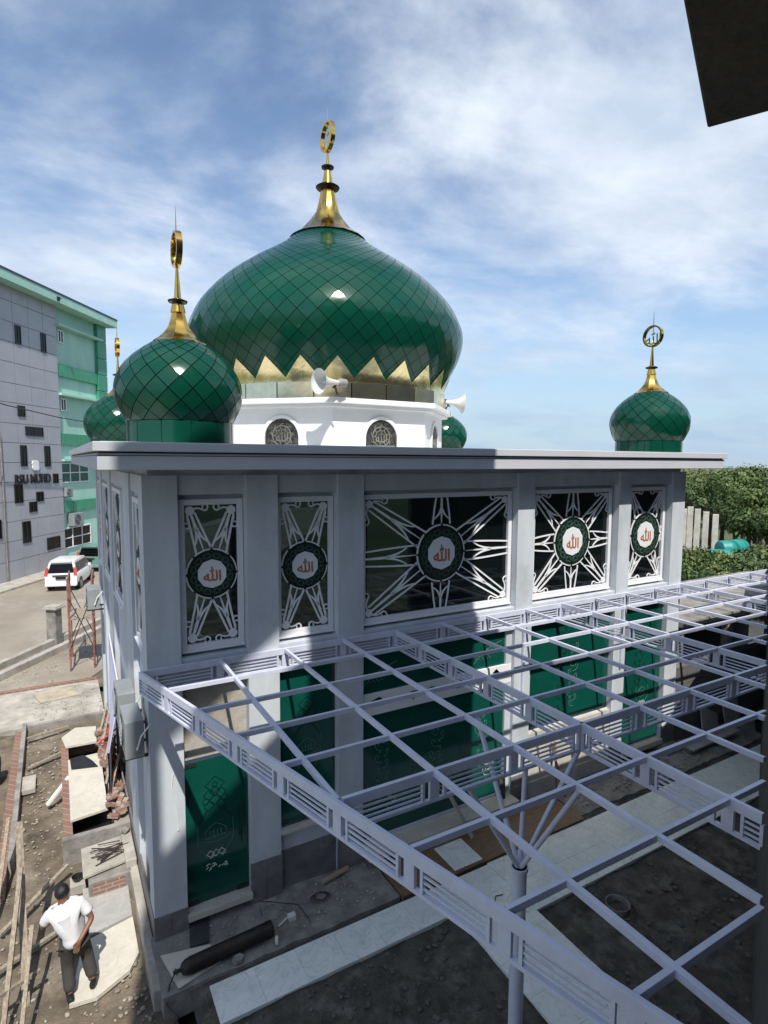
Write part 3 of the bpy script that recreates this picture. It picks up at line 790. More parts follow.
# octagonal drum
b = MB(); oc = lambda R: [(MCX+R*math.cos(PI/8+k*PI/4), MCY+R*math.sin(PI/8+k*PI/4)) for k in range(8)]
b.prism(oc(3.10),7.4,8.56); dr = b.build('drum', M_white, mosque, bevel=.01)
b = MB(); b.prism(oc(3.38),8.60,8.72); b.prism(oc(3.26),8.53,8.60); b.build('cornice', M_white, dr, bevel=.012)
M_medal = mat('dark_bronze_relief', (.055,.058,.052), .5, .3, var=.5, scale=14, bump=1.0, bscale=26)
for k in range(8):
    a = k*PI/4; Nn = V((math.cos(a),math.sin(a),0)); U = V((-math.sin(a),math.cos(a),0))
    ap = 3.10*math.cos(PI/8)
    F = (V((MCX,MCY,7.6))+Nn*ap, U, UZ, Nn)
    hw = .40
    arch = lambda w_: [(-w_,-.1)]+[(w_*math.cos(PI-t_),.28+w_*1.05*math.sin(PI-t_)) for t_ in [PI*i/16 for i in range(17)]]+[(w_,-.1)]
    m = MB(); m.ribbon(arch(hw+.04),.07,F,-.02,.045)
    dw = m.build('drum_window', M_white, dr)
    m = MB(); m.plate(arch(hw)[::-1],F,.0,.012); m.build('relief_panel', M_medal, dw)
    m = MB()
    m.ribbon(arc(0,.33,.22,0,2*PI*.97,28),.02,F,.012,.022,True)
    for q in range(9): m.ribbon(arc(.20*math.cos(q*.7),.33+.20*math.sin(q*.7),.07,q*.7,q*.7+4,8),.014,F,.012,.02)
    m.ribbon([(-.36,.12),(.36,.12)],.03,F,.012,.02)
    for q in range(7): m.ribbon(bez((-.33+q*.1,.0),(-.30+q*.1,.14),(-.25+q*.1,.03),6),.016,F,.012,.02)
    put_text(m, ALLAH, (F[0]+UZ*.33,U,UZ,Nn), .24, .014)
    m.build('relief_ornament', mat('relief_line', (.20,.20,.17), .5, var=.2) if k==0 else bpy.data.materials['relief_line'], dw)

# ------------------------------------------------------------------ loudspeakers on the drum
def horn(loc, d, label):
    t = thing('horn_loudspeaker', label, 'loudspeaker', loc, 'horn loudspeakers under the big dome')
    d = V(d).normalized(); q = d.to_track_quat('Z','Y').to_matrix().to_4x4()
    Mx = Matrix.Translation(loc) @ q
    b = MB(Mx); pr = [(.045,-.30),(.06,-.18),(.085,-.05),(.13,.06),(.19,.14),(.255,.19),(.262,.20),(.25,.20),(.18,.135),(.12,.05),(.07,-.05),(.03,-.10)]
    b.lathe(pr,n=32,cap=False); bell = b.build('bell', M_plastic, t, smooth=True, angle=50)
    b = MB(Mx); b.lathe([(.0,-.08),(.05,-.06),(.055,.02),(.03,.07),(.0,.08)],n=20); b.build('reflector_cone', M_plastic, t, smooth=True)
    b = MB(Mx); b.lathe([(.0,-.50),(.085,-.49),(.09,-.33),(.05,-.29)],n=24); b.build('driver_unit', mat('speaker_grey',(.30,.30,.29),.5) if 'speaker_grey' not in bpy.data.materials else bpy.data.materials['speaker_grey'], t, smooth=True, angle=40)
    b = MB(); b.bar(V(loc)-d*.2-V((0,0,.05)), V((loc[0],loc[1],8.73))-d*.28, .03,.03); b.bar(V(loc)-d*.30,V(loc)-d*.16-V((0,0,.11)),.03,.03); b.build('bracket', M_iron, t)
horn((MCX-1.55,MCY-3.36,8.98),(-.96,-.22,-.04),'round white horn loudspeaker facing the front above the drum cornice')
horn((MCX+2.93,MCY-1.72,8.93),(.93,-.38,-.08),'white horn loudspeaker seen side-on at the right end of the drum cornice')

# ------------------------------------------------------------------ pergola
perg = thing('pergola', 'lavender painted open steel pergola with slatted trusses between the mosque and the photographer', 'pergola', (0,0,0))
SX, SY, ZP = 1.078, .88, 4.26
FP, FD = V((3.2,-7.03,0)), V((.894,.447,0)).normalized()     # facade line of the photographer's building
FN = V((-FD.y,FD.x,0))
def xend(y): return FP.x+(y-FP.y)/FD.y*FD.x - .02
def yend(x): return FP.y+(x-FP.x)/FD.x*FD.y + .01
def xedge(y): return -.10-.263*y
def truss(p0, p1, nodes, name='truss_beam'):
    p0 = V(p0); p1 = V(p1); d = (p1-p0).normalized(); Lh = (p1-p0).length
    up = V((0,0,1))
    b = MB()
    b.bar(p0+up*(ZP-.05), p1+up*(ZP-.05), .045,.105); b.bar(p0+up*3.935, p1+up*3.935, .045,.035)
    P = lambda s,z: p0+d*s+up*z
    for s in nodes:
        if -.01 <= s <= Lh+.01:
            b.bar(P(s,3.952),P(s,ZP-.102),.115,.036,up=d.cross(up))
    o = b.build(name, M_perg, perg, bevel=.003)
    ns = sorted(x for x in nodes)
    ns = [ns[0]-SX]+ns+[ns[-1]+SX]
    for a,c in zip(ns,ns[1:]):
        s0,s1 = max(.0,a+.135),min(Lh,c-.135)
        if s1-s0 < .10: continue
        sl = MB()
        for z in (3.998,4.052,4.106): sl.bar(P(s0,z),P(s1,z),.016,.017)
        for s_ in (s0,s1): sl.bar(P(s_,3.953),P(s_,ZP-.103),.030,.034,up=d.cross(up))
        sl.build('slat_panel', M_perg, o)
    return o
edge_len = math.hypot(.263,1)
truss((-.10,-.03,0),(xedge(-7.9),-7.9,0),[SY*k*edge_len for k in range(1,10)])          # diagonal edge beam
truss((-.08,-.03,0),(17.2,-.03,0),[SX*i+.08 for i in range(1,17)])                           # wall beam
truss((1.12,-4.4,0),(xend(-4.4),-4.4,0),[SX*i-1.12 for i in range(2,9)])                 # cross truss
for i in (4,8,12):
    x = SX*i; ye = max(-7.9,yend(x)); n = int(-ye/SY)+1
    truss((x,-.06,0),(x,ye,0),[SY*k-.06 for k in range(1,n+1)])
for i in (1,2,3,5,6,7,9,10,11,13,14,15):
    x = SX*i; y1 = yend(x)
    if i == 1: y1 = -(x+.10)/.263+.1
    if i == 2: y1 = -8.0
    b = MB(); b.bar((x,-.06,ZP-.03),(x,y1,ZP-.03),.048,.062); b.build('purlin', M_perg, perg, bevel=.003)
for k in (1,2,3,4,6,7,8):
    y = -SY*k; x0 = xedge(y)+.03; x1 = xend(y)
    b = MB(); b.bar((x0,y,ZP-.036),(x1,y,ZP-.036),.044,.062); b.build('purlin', M_perg, perg, bevel=.003)
PX, PY = 3.40,-4.37
b = MB(); b.tube([(PX,PY,-.35),(PX,PY,2.74)],.085,20); b.lathe([(.085,2.74),(.10,2.74),(.10,2.70)],(PX,PY,0),20); post = b.build('post', M_perg, perg, smooth=True, angle=40)
for q in [(2.62,-4.37,3.92),(4.33,-4.37,3.92),(3.43,-3.5,4.2),(3.38,-5.27,4.2),(3.46,-4.36,3.92)]:
    b = MB(); b.tube([(PX,PY,2.70),q],.030,12); b.build('strut', M_perg, perg, smooth=True, angle=40)
for x in (7.52,10.72):
    b = MB(); b.bar((x,-.02,2.4),(x,-.05,3.93),.05,.05); b.build('wall_bracket', M_perg, perg)

# ------------------------------------------------------------------ terrace floor
def rough_slab(name, x0,x1,y0,y1,z0,z1,m, amp=.02):
    b = MB(); nx = max(2,int((x1-x0)/.12)); ny = max(2,int((y1-y0)/.12)); vs = []; fs = []
    for j in range(ny+1):
        for i in range(nx+1):
            x = lerp(x0,x1,i/nx); y = lerp(y0,y1,j/ny)
            ed = (i in (0,nx)) or (j in (0,ny))
            jx = mnoise.noise(V((x*4,y*4,3)))*.02 if ed else 0; jy = mnoise.noise(V((x*4,y*4,9)))*.03 if j==0 else 0
            vs.append((x+jx,y+jy,z1+mnoise.fractal(V((x*2.2,y*2.2,1)),1,2,4)*amp))
    for j in range(ny):
        for i in range(nx):
            a = j*(nx+1)+i; fs.append((a,a+1,a+nx+2,a+nx+1))
    n = len(vs); per = [i for i in range(nx+1)]+[(j+1)*(nx+1)+nx for j in range(ny)]+[ny*(nx+1)+i for i in range(nx-1,-1,-1)]+[j*(nx+1) for j in range(ny-1,0,-1)]
    for p in per: vs.append((vs[p][0],vs[p][1],z0))
    m_ = len(per)
    for q in range(m_): fs.append((per[q],n+q,n+(q+1)%m_,per[(q+1)%m_]))
    b.add(vs,fs); return struct(b.build(name, m, smooth=True, angle=40))
rough_slab('apron_slab', -.06,3.82,-1.08,.10,-.5,-.105,M_conc)
rough_slab('apron_ground', 8.4,19,-.98,.05,-.5,-.12,M_conc,.05)
rough_slab('apron_edge', 3.84,8.38,-.16,.05,-.5,-.10,M_conc,.03)
def tiles(name, x0,x1,y0,y1,tw,th,m,z1=-.10):
    b = MB(); nx = max(1,round((x1-x0)/tw)); ny = max(1,round((y1-y0)/th))
    for j in range(ny):
        for i in range(nx):
            a0 = lerp(x0,x1,i/nx); a1 = lerp(x0,x1,(i+1)/nx); b0 = lerp(y0,y1,j/ny); b1 = lerp(y0,y1,(j+1)/ny)
            dz = random.uniform(-.002,.002)
            b.box(a0+.002,a1-.002,b0+.002,b1-.002,z1-.03,z1+dz)
    b.box(x0+.02,x1-.02,y0+.02,y1-.02,z1-.3,z1-.031)
    return struct(b.build(name, m))
tiles('marble_path', .55,4.40,-1.85,-1.20,.62,.65,M_marble)
tiles('marble_path', 4.402,5.66,-7.2,-1.20,.63,.62,M_marble)
tiles('marble_path', 5.662,17.4,-2.46,-1.17,.62,.64,M_marble)
tiles('wood_tile_floor', 3.83,8.3,-1.15,-.33,.9,.41,M_wood,z1=-.06)
b = MB(); b.box(4.98,5.62,-1.10,-.42,-.052,-.04); tag(b.build('marble_tile', M_marble), 'square white marble tile lying loose on the brown wood-look floor', 'marble tile')

# ------------------------------------------------------------------ photographer's building
cb_ = thing('concrete_building', 'dark concrete building whose wall edge and overhanging hood show at the right of the frame', 'building', tuple(FP))
def fpt(s, n): return FP+FD*s+FN*n
def fbox(b, s0,s1,n0,n1,z0,z1):
    b.prism([fpt(s0,n0)[:2],fpt(s1,n0)[:2],fpt(s1,n1)[:2],fpt(s0,n1)[:2]],z0,z1)
sx = lambda x: (x-FP.x)/FD.x
OF = -.06
b = MB()
fbox(b, sx(-2.7), sx(2.9), -2.5, OF, -.5, 5.85)               # below the open gallery the photo is taken from
fbox(b, sx(-2.7), sx(2.9), -2.5, OF, 9.0, 14.7)
fbox(b, sx(-2.7), sx(2.9), -2.5, -2.3, 5.85, 9.0); fbox(b, sx(2.2), sx(2.9), -2.298, OF-.002, 5.85, 9.0)
fbox(b, sx(2.9)+.001, sx(4.5), -.36, OF, 4.45, 18.0)  # unseen wing wall, its end set to place the shade edge on the facade
fbox(b, sx(-2.7), sx(-2.45), -.36, OF, 14.7, 17.7); fbox(b, sx(.55), sx(2.9), -.36, OF, 14.7, 17.7); fbox(b, sx(-2.45), sx(.55), -.36, OF, 14.7, 15.5)  # unseen screen with a gap shaped to drop a sun patch by the door
fbox(b, sx(-2.7), sx(1.0), -.36, OF, 17.7, 21.2); fbox(b, sx(1.0)+.001, sx(2.9), -.36, OF, 17.7, 20.0)  # unseen top walls, heights chosen to shade the eave but not the drum
fbox(b, sx(2.9)+.001, sx(20), -7, OF-.002, -.5, 4.448)
b.build('wall', M_concD, cb_)
b = MB(); b.box(3.75,26,-10.4,-9.8,-.5,14.6); b.build('unseen_shade_wall', M_concD, cb_)  # out-of-view wall added to shade the right-hand floor and pergola
b = MB(); fbox(b, -26, 40, -20, -13, -.7, 15.0); b.build('reflection_block', M_concD, cb_)  # out-of-view block added so the domes mirror a dark mass
CC = V((1.69,-7.26,0)); sC = (CC-FP).dot(FD); nC = (CC-FP).dot(FN)
b = MB(); fbox(b, sx(-4.2), sC, OF, nC, 9.0, 9.16); b.build('window_hood', M_concD, cb_, bevel=.01)

# ------------------------------------------------------------------ block-walled annex on the right
an = thing('annex', 'unplastered concrete block annex with a flat slab roof beside the mosque', 'building', (13.1,.2,-.2))
b = MB(); b.box(13.02,19,.05,.25,-.3,1.95); b.box(13.02,13.2,.25,2.9,-.3,3.05); b.box(13.02,22,2.9,3.06,-.3,3.05); b.build('wall', M_block, an)
b = MB(); b.box(13.02,22,-.12,3.1,3.08,3.24); b.build('roof', M_conc, an)
for x in (13.1,15.4,17.7):
    b = MB(); b.box(x,x+.25,.06,.24,1.95,3.08); b.build('column', M_conc, an)
b = MB(); b.box(12.32,13.0,-.35,.02,-.2,.0); b.build('step', M_conc, an)

# ------------------------------------------------------------------ hospital
ho = thing('hospital', 'tall hospital with grey panel tower, RSU MUFID lettering and mint green wing', 'hospital', tuple(Q0))
M_tile = mat('grey_cladding_panel', (.34,.345,.38), .35, var=.04, scale=.8)
M_mint = mat('mint_paint', (.36,.60,.51), .7, var=.06, scale=.8, stretch=(1,1,.4))
M_dgr = mat('green_cladding', (.05,.27,.16), .4, var=.08, scale=1.5)
M_tint = mat('teal_window_glass', (.02,.10,.10), .08, spec=.7)
b = MB(RM); b.box(-14,5.05,.06,14,-.5,18.15); b.build('tower', mat('panel_joint',(.06,.06,.07),.8), ho)
us = [5.05-1.5*k for k in range(12)]; zs = [18.14,17.25,15.97,14.72,13.45,12.14,10.92,9.62,8.38,7.12,5.88,4.62,3.36,2.10,.84,-.42]
b = MB(RM)
for u1,u0 in zip(us,us[1:]):
    for z1,z0 in zip(zs,zs[1:]): b.box(u0+.015,u1-.015,0,.06,z0+.015,z1-.015)
b.build('cladding', M_tile, ho)
for u0,u1,z0,z1 in [(.7,1.25,14.7,15.9),(3.25,3.8,14.65,15.95),(.6,1.3,10.1,10.8),(1.25,3.05,8.88,9.5),(.66,1.27,6.87,8.25),(3.1,3.72,6.83,8.27),(3.92,4.52,5.64,6.32),(-.08,.70,4.5,5.72),(2.03,2.78,4.46,5.13),(1.28,2.05,3.8,4.5),(.5,1.3,1.82,3.26),(2.95,4.4,1.0,1.86),(-3.2,-2.6,10,11.2),(-4,-2.5,6,6.7),(-2.4,-1.7,14.6,15.9),(-2.2,-1.4,2.4,3.6)]:
    m = MB(RM); fr = .05
    m.box(u0,u0+fr,-.05,.0,z0,z1); m.box(u1-fr,u1,-.05,.0,z0,z1); m.box(u0+fr,u1-fr,-.05,0,z0,z0+fr); m.box(u0+fr,u1-fr,-.05,0,z1-fr,z1)
    m.box((u0+u1)/2-.02,(u0+u1)/2+.02,-.045,0,z0+fr,z1-fr)
    w = m.build('window', M_black, ho)
    m = MB(RM); m.box(u0+fr,u1-fr,-.02,-.004,z0+fr,z1-fr); m.build('pane', mat('black_glass',(.004,.004,.005),.15,spec=.25) if 'black_glass' not in bpy.data.materials else bpy.data.materials['black_glass'], w)
b = MB(RM); b.box(5.05,11.7,.30,13.8,-.5,18.15); b.build('wing_wall', M_mint, ho)
for z in (16.85,11.95,7.2):
    b = MB(RM); b.box(5.06,10.9,-.22,.30,z,z+.16); b.build('ledge', M_mint, ho)
b = MB(RM)
for z0,z1 in ((13.36,14.22),(8.4,9.22),(3.44,4.24)):
    n = 4
    for k in range(n):
        u0 = lerp(5.08,10.4,k/n); u1 = lerp(5.08,10.4,(k+1)/n); b.box(u0+.02,u1-.02,.10,.30,z0,z1)
zc = [18.14,16.9,15.5,14.2,12.9,11.5,10.2,8.8,7.4,6,4.6,3.2,1.8,.4,-.5]
for z1,z0 in zip(zc,zc[1:]): b.box(10.45,11.75,.02,.30,z0+.02,z1-.02)
b.build('green_panel', M_dgr, ho)
b = MB(RM); b.box(-14.5,12.0,-.85,14.5,18.15,18.72); b.build('eave', M_mint, ho, bevel=.02)
b = MB(RM); b.box(-14.5,12.02,-.88,14.5,18.72,18.84); b.build('roof', mat('dark_roof_edge',(.05,.06,.06),.6), ho)
def wgrid(u0,u1,z0,z1,nu,nz,mg):
    m = MB(RM); t = .07
    for k in range(nu+1):
        u = lerp(u0,u1,k/nu); m.box(u-t/2,u+t/2,.20,.30,z0-t/2,z1+t/2)
    for k in range(nz+1):
        z = lerp(z0,z1,k/nz); m.box(u0+t/2,u1-t/2,.21,.30,z-t/2,z+t/2)
    w = m.build('window', M_trim, ho); m = MB(RM); m.box(u0,u1,.26,.28,z0,z1); m.build('pane', mg, w)
wgrid(5.15,8.8,5.64,7.05,3,2,M_tint); wgrid(5.15,8.8,.75,2.2,3,2,bpy.data.materials['black_glass'])
for z in (15.8,10.9): wgrid(5.6,6.2,z,z+.85,2,1,bpy.data.materials['black_glass'])
# lettering and emblem on the tower
T = text_mesh('RSU MUFID', 1.0, .03, .012)
w0 = max(v[0] for v in T[0])-min(v[0] for v in T[0]); h0 = max(v[1] for v in T[0])-min(v[1] for v in T[0])
b = MB(RM); b.add([(1.80+x/w0*3.6,-.06-z,6.03+y/h0*.64) for x,y,z in T[0]],[f[::-1] for f in T[1]]); b.build('lettering', M_black, ho)
b = MB(RM)
for a in range(4):
    cu,cz_ = 2.02+.19*math.cos(a*PI/2+PI/4), 6.92+.19*math.sin(a*PI/2+PI/4)
    pts = [(cu+.20*math.cos(t_*PI/8),cz_+.20*math.sin(t_*PI/8)) for t_ in range(16)]
    b.add([(p[0],-.03-.004*a,p[1]) for p in pts]+[(p[0],-.10-.004*a,p[1]) for p in pts],[tuple(range(15,-1,-1)),tuple(range(16,32))]+[(i,(i+1)%16,16+(i+1)%16,16+i) for i in range(16)])
b.build('emblem', M_white, ho)
b = MB(RM)
b.box(3.9,4.1,-1.0,-.88,18.25,18.5); b.bar((4.0,-.9,18.45),(4.0,-1.15,18.37),.05,.05); b.build('floodlight', M_black, ho)
b = MB(RM); b.tube([(-1.1,-.06,-.4),(-1.12,-.06,5),(-1.2,-.06,9)],.045,8); b.build('downpipe', M_conc, ho)
# outdoor units of the hospital
def ac_unit(M, w_, d_, h_, label, group):
    t = thing('air_conditioner', label, 'air conditioner', tuple(M @ V((0,0,0))), group)
    b = MB(M); b.box(-w_/2,w_/2,0,d_,0,h_); cs_ = b.build('casing', M_ac, t, bevel=.012)
    b = MB(M); b.tube([(-w_*.12,-.012,h_*.5),(-w_*.12,.01,h_*.5)],h_*.40,28)
    fg = b.build('fan_recess', M_acd, t)
    b = MB(M)
    for r in (.1,.2,.3,.39):
        pts = [(-w_*.12+h_*r*math.cos(a*PI/12),-.02,h_*.5+h_*r*math.sin(a*PI/12)) for a in range(25)]
        b.tube(pts,.006,5,False)
    for a in range(6): b.bar((-w_*.12,-.022,h_*.5),(-w_*.12+h_*.4*math.cos(a*PI/3),-.022,h_*.5+h_*.4*math.sin(a*PI/3)),.008,.008)
    b.build('fan_guard', M_ac, t)
    for q in (-.35,.35):
        b = MB(M); b.bar((w_*q,-.02,-.03),(w_*q,d_+.18,-.03),.04,.04); b.build('bracket', M_acd, t)
    b = MB(M); b.tube([(w_*.46,d_*.6,h_*.3),(w_*.56,d_*.6,h_*.25),(w_*.58,d_*.8,h_*.6),(w_*.55,d_+.1,h_*.9)],.014,6); b.build('hose', M_plastic, t)
    return t
ac_unit(RM @ Matrix.Translation((6.5,-.25,2.35)),1.3,.45,.95,'grey outdoor air conditioner under the lowest green band of the hospital wing','air conditioner outdoor units')
ac_unit(RM @ Matrix.Translation((5.55,-.20,4.62)),.8,.40,.62,'small outdoor air conditioner between two windows of the hospital wing','air conditioner outdoor units')
# outdoor units on the side wall of the mosque (they face away from it)
SM = lambda y,z,x=-.42: Matrix(((0,1,0,x),(-1,0,0,y),(0,0,1,z),(0,0,0,1)))
ac_unit(SM(.42,2.90,-.33),.74,.27,.58,'grey outdoor air conditioner nearest the corner of the mosque, beside the pergola beam','air conditioner outdoor units')
ac_unit(SM(1.45,2.98,-.33),.74,.27,.56,'outdoor air conditioner just behind the nearest unit on the mosque side wall','air conditioner outdoor units')
ac_unit(SM(9.3,3.15,-.40),.75,.30,.58,'outdoor air conditioner far along the mosque side wall above the scaffold','air conditioner outdoor units')
# cable in front of the hospital
b = MB(RM); b.tube([(-9,-1.2,11.4),(-2,-1.2,10.55),(3,-1.2,10.2),(8,-1.2,10.05),(16,-1.2,10.3)],.035,6); tag(b.build('power_cable', M_black), 'thin black cable slung across the front of the hospital', 'cable')

# ------------------------------------------------------------------ cars
def make_car(u, v, paint, label, ang=0.0):
    base = RM @ V((u,v,-.5))
    t = thing('parked_car', label, 'car', tuple(base), 'cars parked by the hospital')
    M = RM @ Matrix.Translation((u,v,-.5)) @ Matrix.Rotation(ang,4,'Z') @ Matrix.Scale(1.06,4)      # local: x forward (away), y left.., z up
    W2 = .83
    sec = [(-2.05,.30,.55,.80),(-2.08,.45,.98,.82),(-1.98,.42,1.02,.83),(-1.2,.28,1.0,.84),(0,.26,.98,.84),(1.1,.28,.95,.83),(1.75,.30,.84,.80),(2.08,.36,.66,.70)]
    b = MB(M); vs = []; 
    for x,z0,z1,w in sec:
        vs += [(x,-w*.92,z0),(x,-w,z0+.15),(x,-w,z1-.12),(x,-w*.93,z1),(x,w*.93,z1),(x,w,z1-.12),(x,w,z0+.15),(x,w*.92,z0)]
    fs = []
    for i in range(len(sec)-1):
        for k in range(8): fs.append((i*8+k,i*8+(k+1)%8,(i+1)*8+(k+1)%8,(i+1)*8+k))
    fs += [tuple(range(7,-1,-1)),tuple((len(sec)-1)*8+k for k in range(8))]
    b.add(vs,fs)
    cab = [(-2.02,.97,.78),(-1.82,1.62,.64),(-1.5,1.68,.65),(.3,1.66,.65),(1.15,.95,.76)]
    vs = []; fs = []
    for x,z,w in cab: vs += [(x,-w,z),(x,w,z)]
    lo = [(-2.02,.9),(1.15,.9)]
    n = len(cab)
    for i in range(n-1): fs.append((2*i,2*i+1,2*i+3,2*i+2))
    fs.append(tuple([2*i for i in range(n-1,-1,-1)])); fs.append(tuple(2*i+1 for i in range(n)))
    b.add(vs,fs)
    b.bar((-1.93,-.55,1.66),(-1.93,.55,1.66),.25,.04)
    bd = b.build('body', paint, t, smooth=True, bevel=.02, angle=30)
    # wheels
    for wx in (-1.32,1.32):
        for sy in (-1,1):
            b = MB(M); b.tube([(wx,sy*.66,.30),(wx,sy*.86,.30)],.31,24); w = b.build('wheel', M_shoe, t, smooth=True, angle=40)
            b = MB(M); b.tube([(wx,sy*.85,.30),(wx,sy*.87,.30)],.19,16); b.build('rim', M_ac, w)
            b = MB(M); b.tube([(wx,sy*.60,.34),(wx,sy*.848,.34)],.37,20); b.build('wheel_arch', M_shoe, w)
    gl = bpy.data.materials['black_glass']
    def quad(name, pts, m, off):
        b = MB(M); o = V(off); b.add([V(p)+o for p in pts]+[V(p)+o*.2 for p in pts],[(0,1,2,3),(7,6,5,4),(0,4,5,1),(1,5,6,2),(2,6,7,3),(3,7,4,0)]); return b.build(name, m, t)
    quad('rear_window',[(-2.0,-.66,1.04),(-2.0,.66,1.04),(-1.86,.56,1.52),(-1.86,-.56,1.52)],gl,(-.025,0,.005))
    for sy in (-1,1):
        ww = lambda x,z: sy*(lerp(.765,.655,(z-.97)/.68)+.004)
        for x0,x1,x2,x3 in ((-1.80,-1.1,-1.1,-1.66),(-1.02,-.15,-.15,-1.02),(-.07,.86,.42,-.07)):
            pts = [(x0,ww(0,1.04),1.04),(x1,ww(0,1.04),1.04),(x2,ww(0,1.55),1.55),(x3,ww(0,1.55),1.55)]
            quad('side_window',pts if sy<0 else pts[::-1],gl,(0,sy*.015,0))
        quad('tail_light',[(-2.06,sy*.80,.92),(-2.06,sy*.64,.92),(-1.97,sy*.62,1.34),(-1.93,sy*.72,1.34)],M_redp,(-.05,sy*.05,0))
        b = MB(M); b.box(.55,.72,sy*.85-.08,sy*.85+.08,1.0,1.14); b.build('wing_mirror', paint, t, bevel=.02)
    quad('windscreen',[(1.12,.66,.99),(1.12,-.66,.99),(.40,-.58,1.60),(.40,.58,1.60)],gl,(.02,0,.015))
    b = MB(M); b.box(-2.13,-2.06,-.26,.26,.70,.83); b.build('number_plate', M_black, t)
    b = MB(M); b.box(-2.12,-2.04,-.42,.42,.87,.93); b.build('trim_strip', M_shoe, t)
    b = MB(M); b.box(-2.16,-1.95,-.82,.82,.30,.50); b.build('rear_bumper', paint, t, bevel=.05)
    return t
M_cw = mat('white_car_paint',(.76,.76,.76),.2,var=.02,coat=.6); M_ct = mat('teal_car_paint',(.13,.26,.23),.25,var=.05,coat=.6)
make_car(-.82,-4.02,M_cw,'white people carrier parked with its tail towards the camera by the hospital tower', .30)
make_car(5.2,-2.9,M_ct,'dark teal car mostly hidden ahead of the white people carrier')

# ------------------------------------------------------------------ left yard
# post on the drain
t = thing('concrete_post', 'square grey concrete gate post with a flat cap on the drain wall', 'post', (-1.62,18.9,-.5))
b = MB(CM @ Matrix.Translation((3.55,-.45,0))); b.box(-.20,.20,-.22,.22,-.6,1.05); b.build('shaft', M_conc, t, bevel=.01)
b = MB(CM @ Matrix.Translation((3.55,-.45,0))); b.box(-.30,.30,-.32,.32,1.05,1.13); b.box(-.25,.25,-.27,.27,1.13,1.18); b.build('cap', M_concL, t, bevel=.01)
# L-shaped step round the lower yard
b = MB(); b.box(-2.06,-.02,9.86,10.0,-.6,-.27); b.box(-2.14,-2.04,3.4,10.0,-.6,-.2)
lw = b.build('low_wall', M_conc); tag(lw, 'low L-shaped concrete kerb wall around the sunken yard', 'low wall')
b = MB(); b.box(-2.30,-2.145,2.6,9.6,-.6,-.24); b.box(-8,-.05,12.95,13.15,-.7,-.24); tag(b.build('brick_edging', M_brick), 'line of red bricks edging the yard beside the low kerb wall', 'brick edging')
def loose_sheet(name, pts, z, th, m, label, cat, group=None, tilt=0):
    b = MB(); n = len(pts); a = [(p[0],p[1],z+tilt*i) for i,p in enumerate(pts)]
    b.add(a+[(x,y,q-th) for x,y,q in a],[tuple(range(n)),tuple(range(2*n-1,n-1,-1))]+[(i,n+i,n+(i+1)%n,(i+1)%n) for i in range(n)])
    return tag(b.build(name, m), label, cat, group)
loose_sheet('board', [(-1.72,11.55),(-.62,11.75),(-.86,12.6),(-1.95,12.45)],-.26,.03,mat('plywood',(.42,.36,.27),.8,var=.15),'pale plywood board lying on the far yard slab','board')
# brick lined tank with slabs
t = thing('brick_tank', 'long low brick tank with a grey rendered end beside the mosque wall', 'tank', (-.6,5.3,-.45))
b = MB(); b.box(-1.2,-1.04,3.22,7.6,-.5,.10); b.box(-1.04,-.02,7.45,7.6,-.5,.10); b.box(-.30,-.02,3.22,7.45,-.5,.07); b.build('brick_wall', M_brick, t)
b = MB(); b.box(-1.22,-.02,3.10,3.22,-.5,.085); b.build('rendered_end', M_conc, t)
b = MB(); b.box(-1.04,-.3,3.22,7.45,-.5,-.3); b.build('bottom', M_tar, t)
loose_sheet('marble_slab', [(-1.07,3.62),(-.38,3.72),(-.36,6.35),(-1.06,6.30)],.16,.05,M_marbleW,'long cream stone slab laid over the brick tank','stone slab','stone slabs over the brick tank')
loose_sheet('marble_slab', [(-1.10,7.0),(-.40,6.95),(-.36,7.9),(-.85,8.05),(-1.18,7.6)],.19,.05,M_marbleW,'white stone slab at the far end of the brick tank','stone slab','stone slabs over the brick tank')
loose_sheet('tarpaulin', [(-1.0,5.75),(-.45,5.6),(-.55,5.95),(-.72,6.35),(-1.02,6.3)],.185,.015,M_tar,'crumpled black plastic on the cream slab of the brick tank','plastic sheet')
# straps, bricks and sticks between tank and wall
for k,(x,y,h) in enumerate([(-.22,4.0,1),(-.12,4.9,1),(-.20,5.8,1)]):
    b = MB(); rd = random.Random(k)
    p0 = V((x,y,.1)); pts = [p0+V((rd.uniform(-.08,.08)*q,.35*q,.05+.11*q*rd.uniform(.6,1.2))) for q in range(6)]
    b.tube(pts,.022,6); tag(b.build('red_strap', M_redp), ['red strap trailing over rubble at the near end of the brick tank','red strap trailing over rubble beside the middle of the brick tank','red strap trailing over rubble at the far end of the brick tank'][k], 'strap', 'red straps beside the brick tank')
b = MB(); rd = random.Random(3)
for k in range(70):
    x = rd.uniform(-.32,-.06); y = rd.uniform(3.3,8.0); q = rd.uniform(0,3.1); s_ = .11
    b.bar((x-s_*math.cos(q),y-s_*math.sin(q),.12+rd.uniform(0,.16)),(x+s_*math.cos(q),y+s_*math.sin(q),.12+rd.uniform(0,.2)),.10,.06)
struct(b.build('broken_bricks', M_brick), 'stuff')
for k in range(5):
    b = MB(); y = 4.0+k*.8; b.bar((-.34,y,.12),(-.06,y+.8,.75+.1*(k%2)),.045,.03)
    tag(b.build('timber_batten', M_timber), 'thin timber batten leaning among the rubble between tank and mosque wall', 'batten', 'battens leaning beside the brick tank')
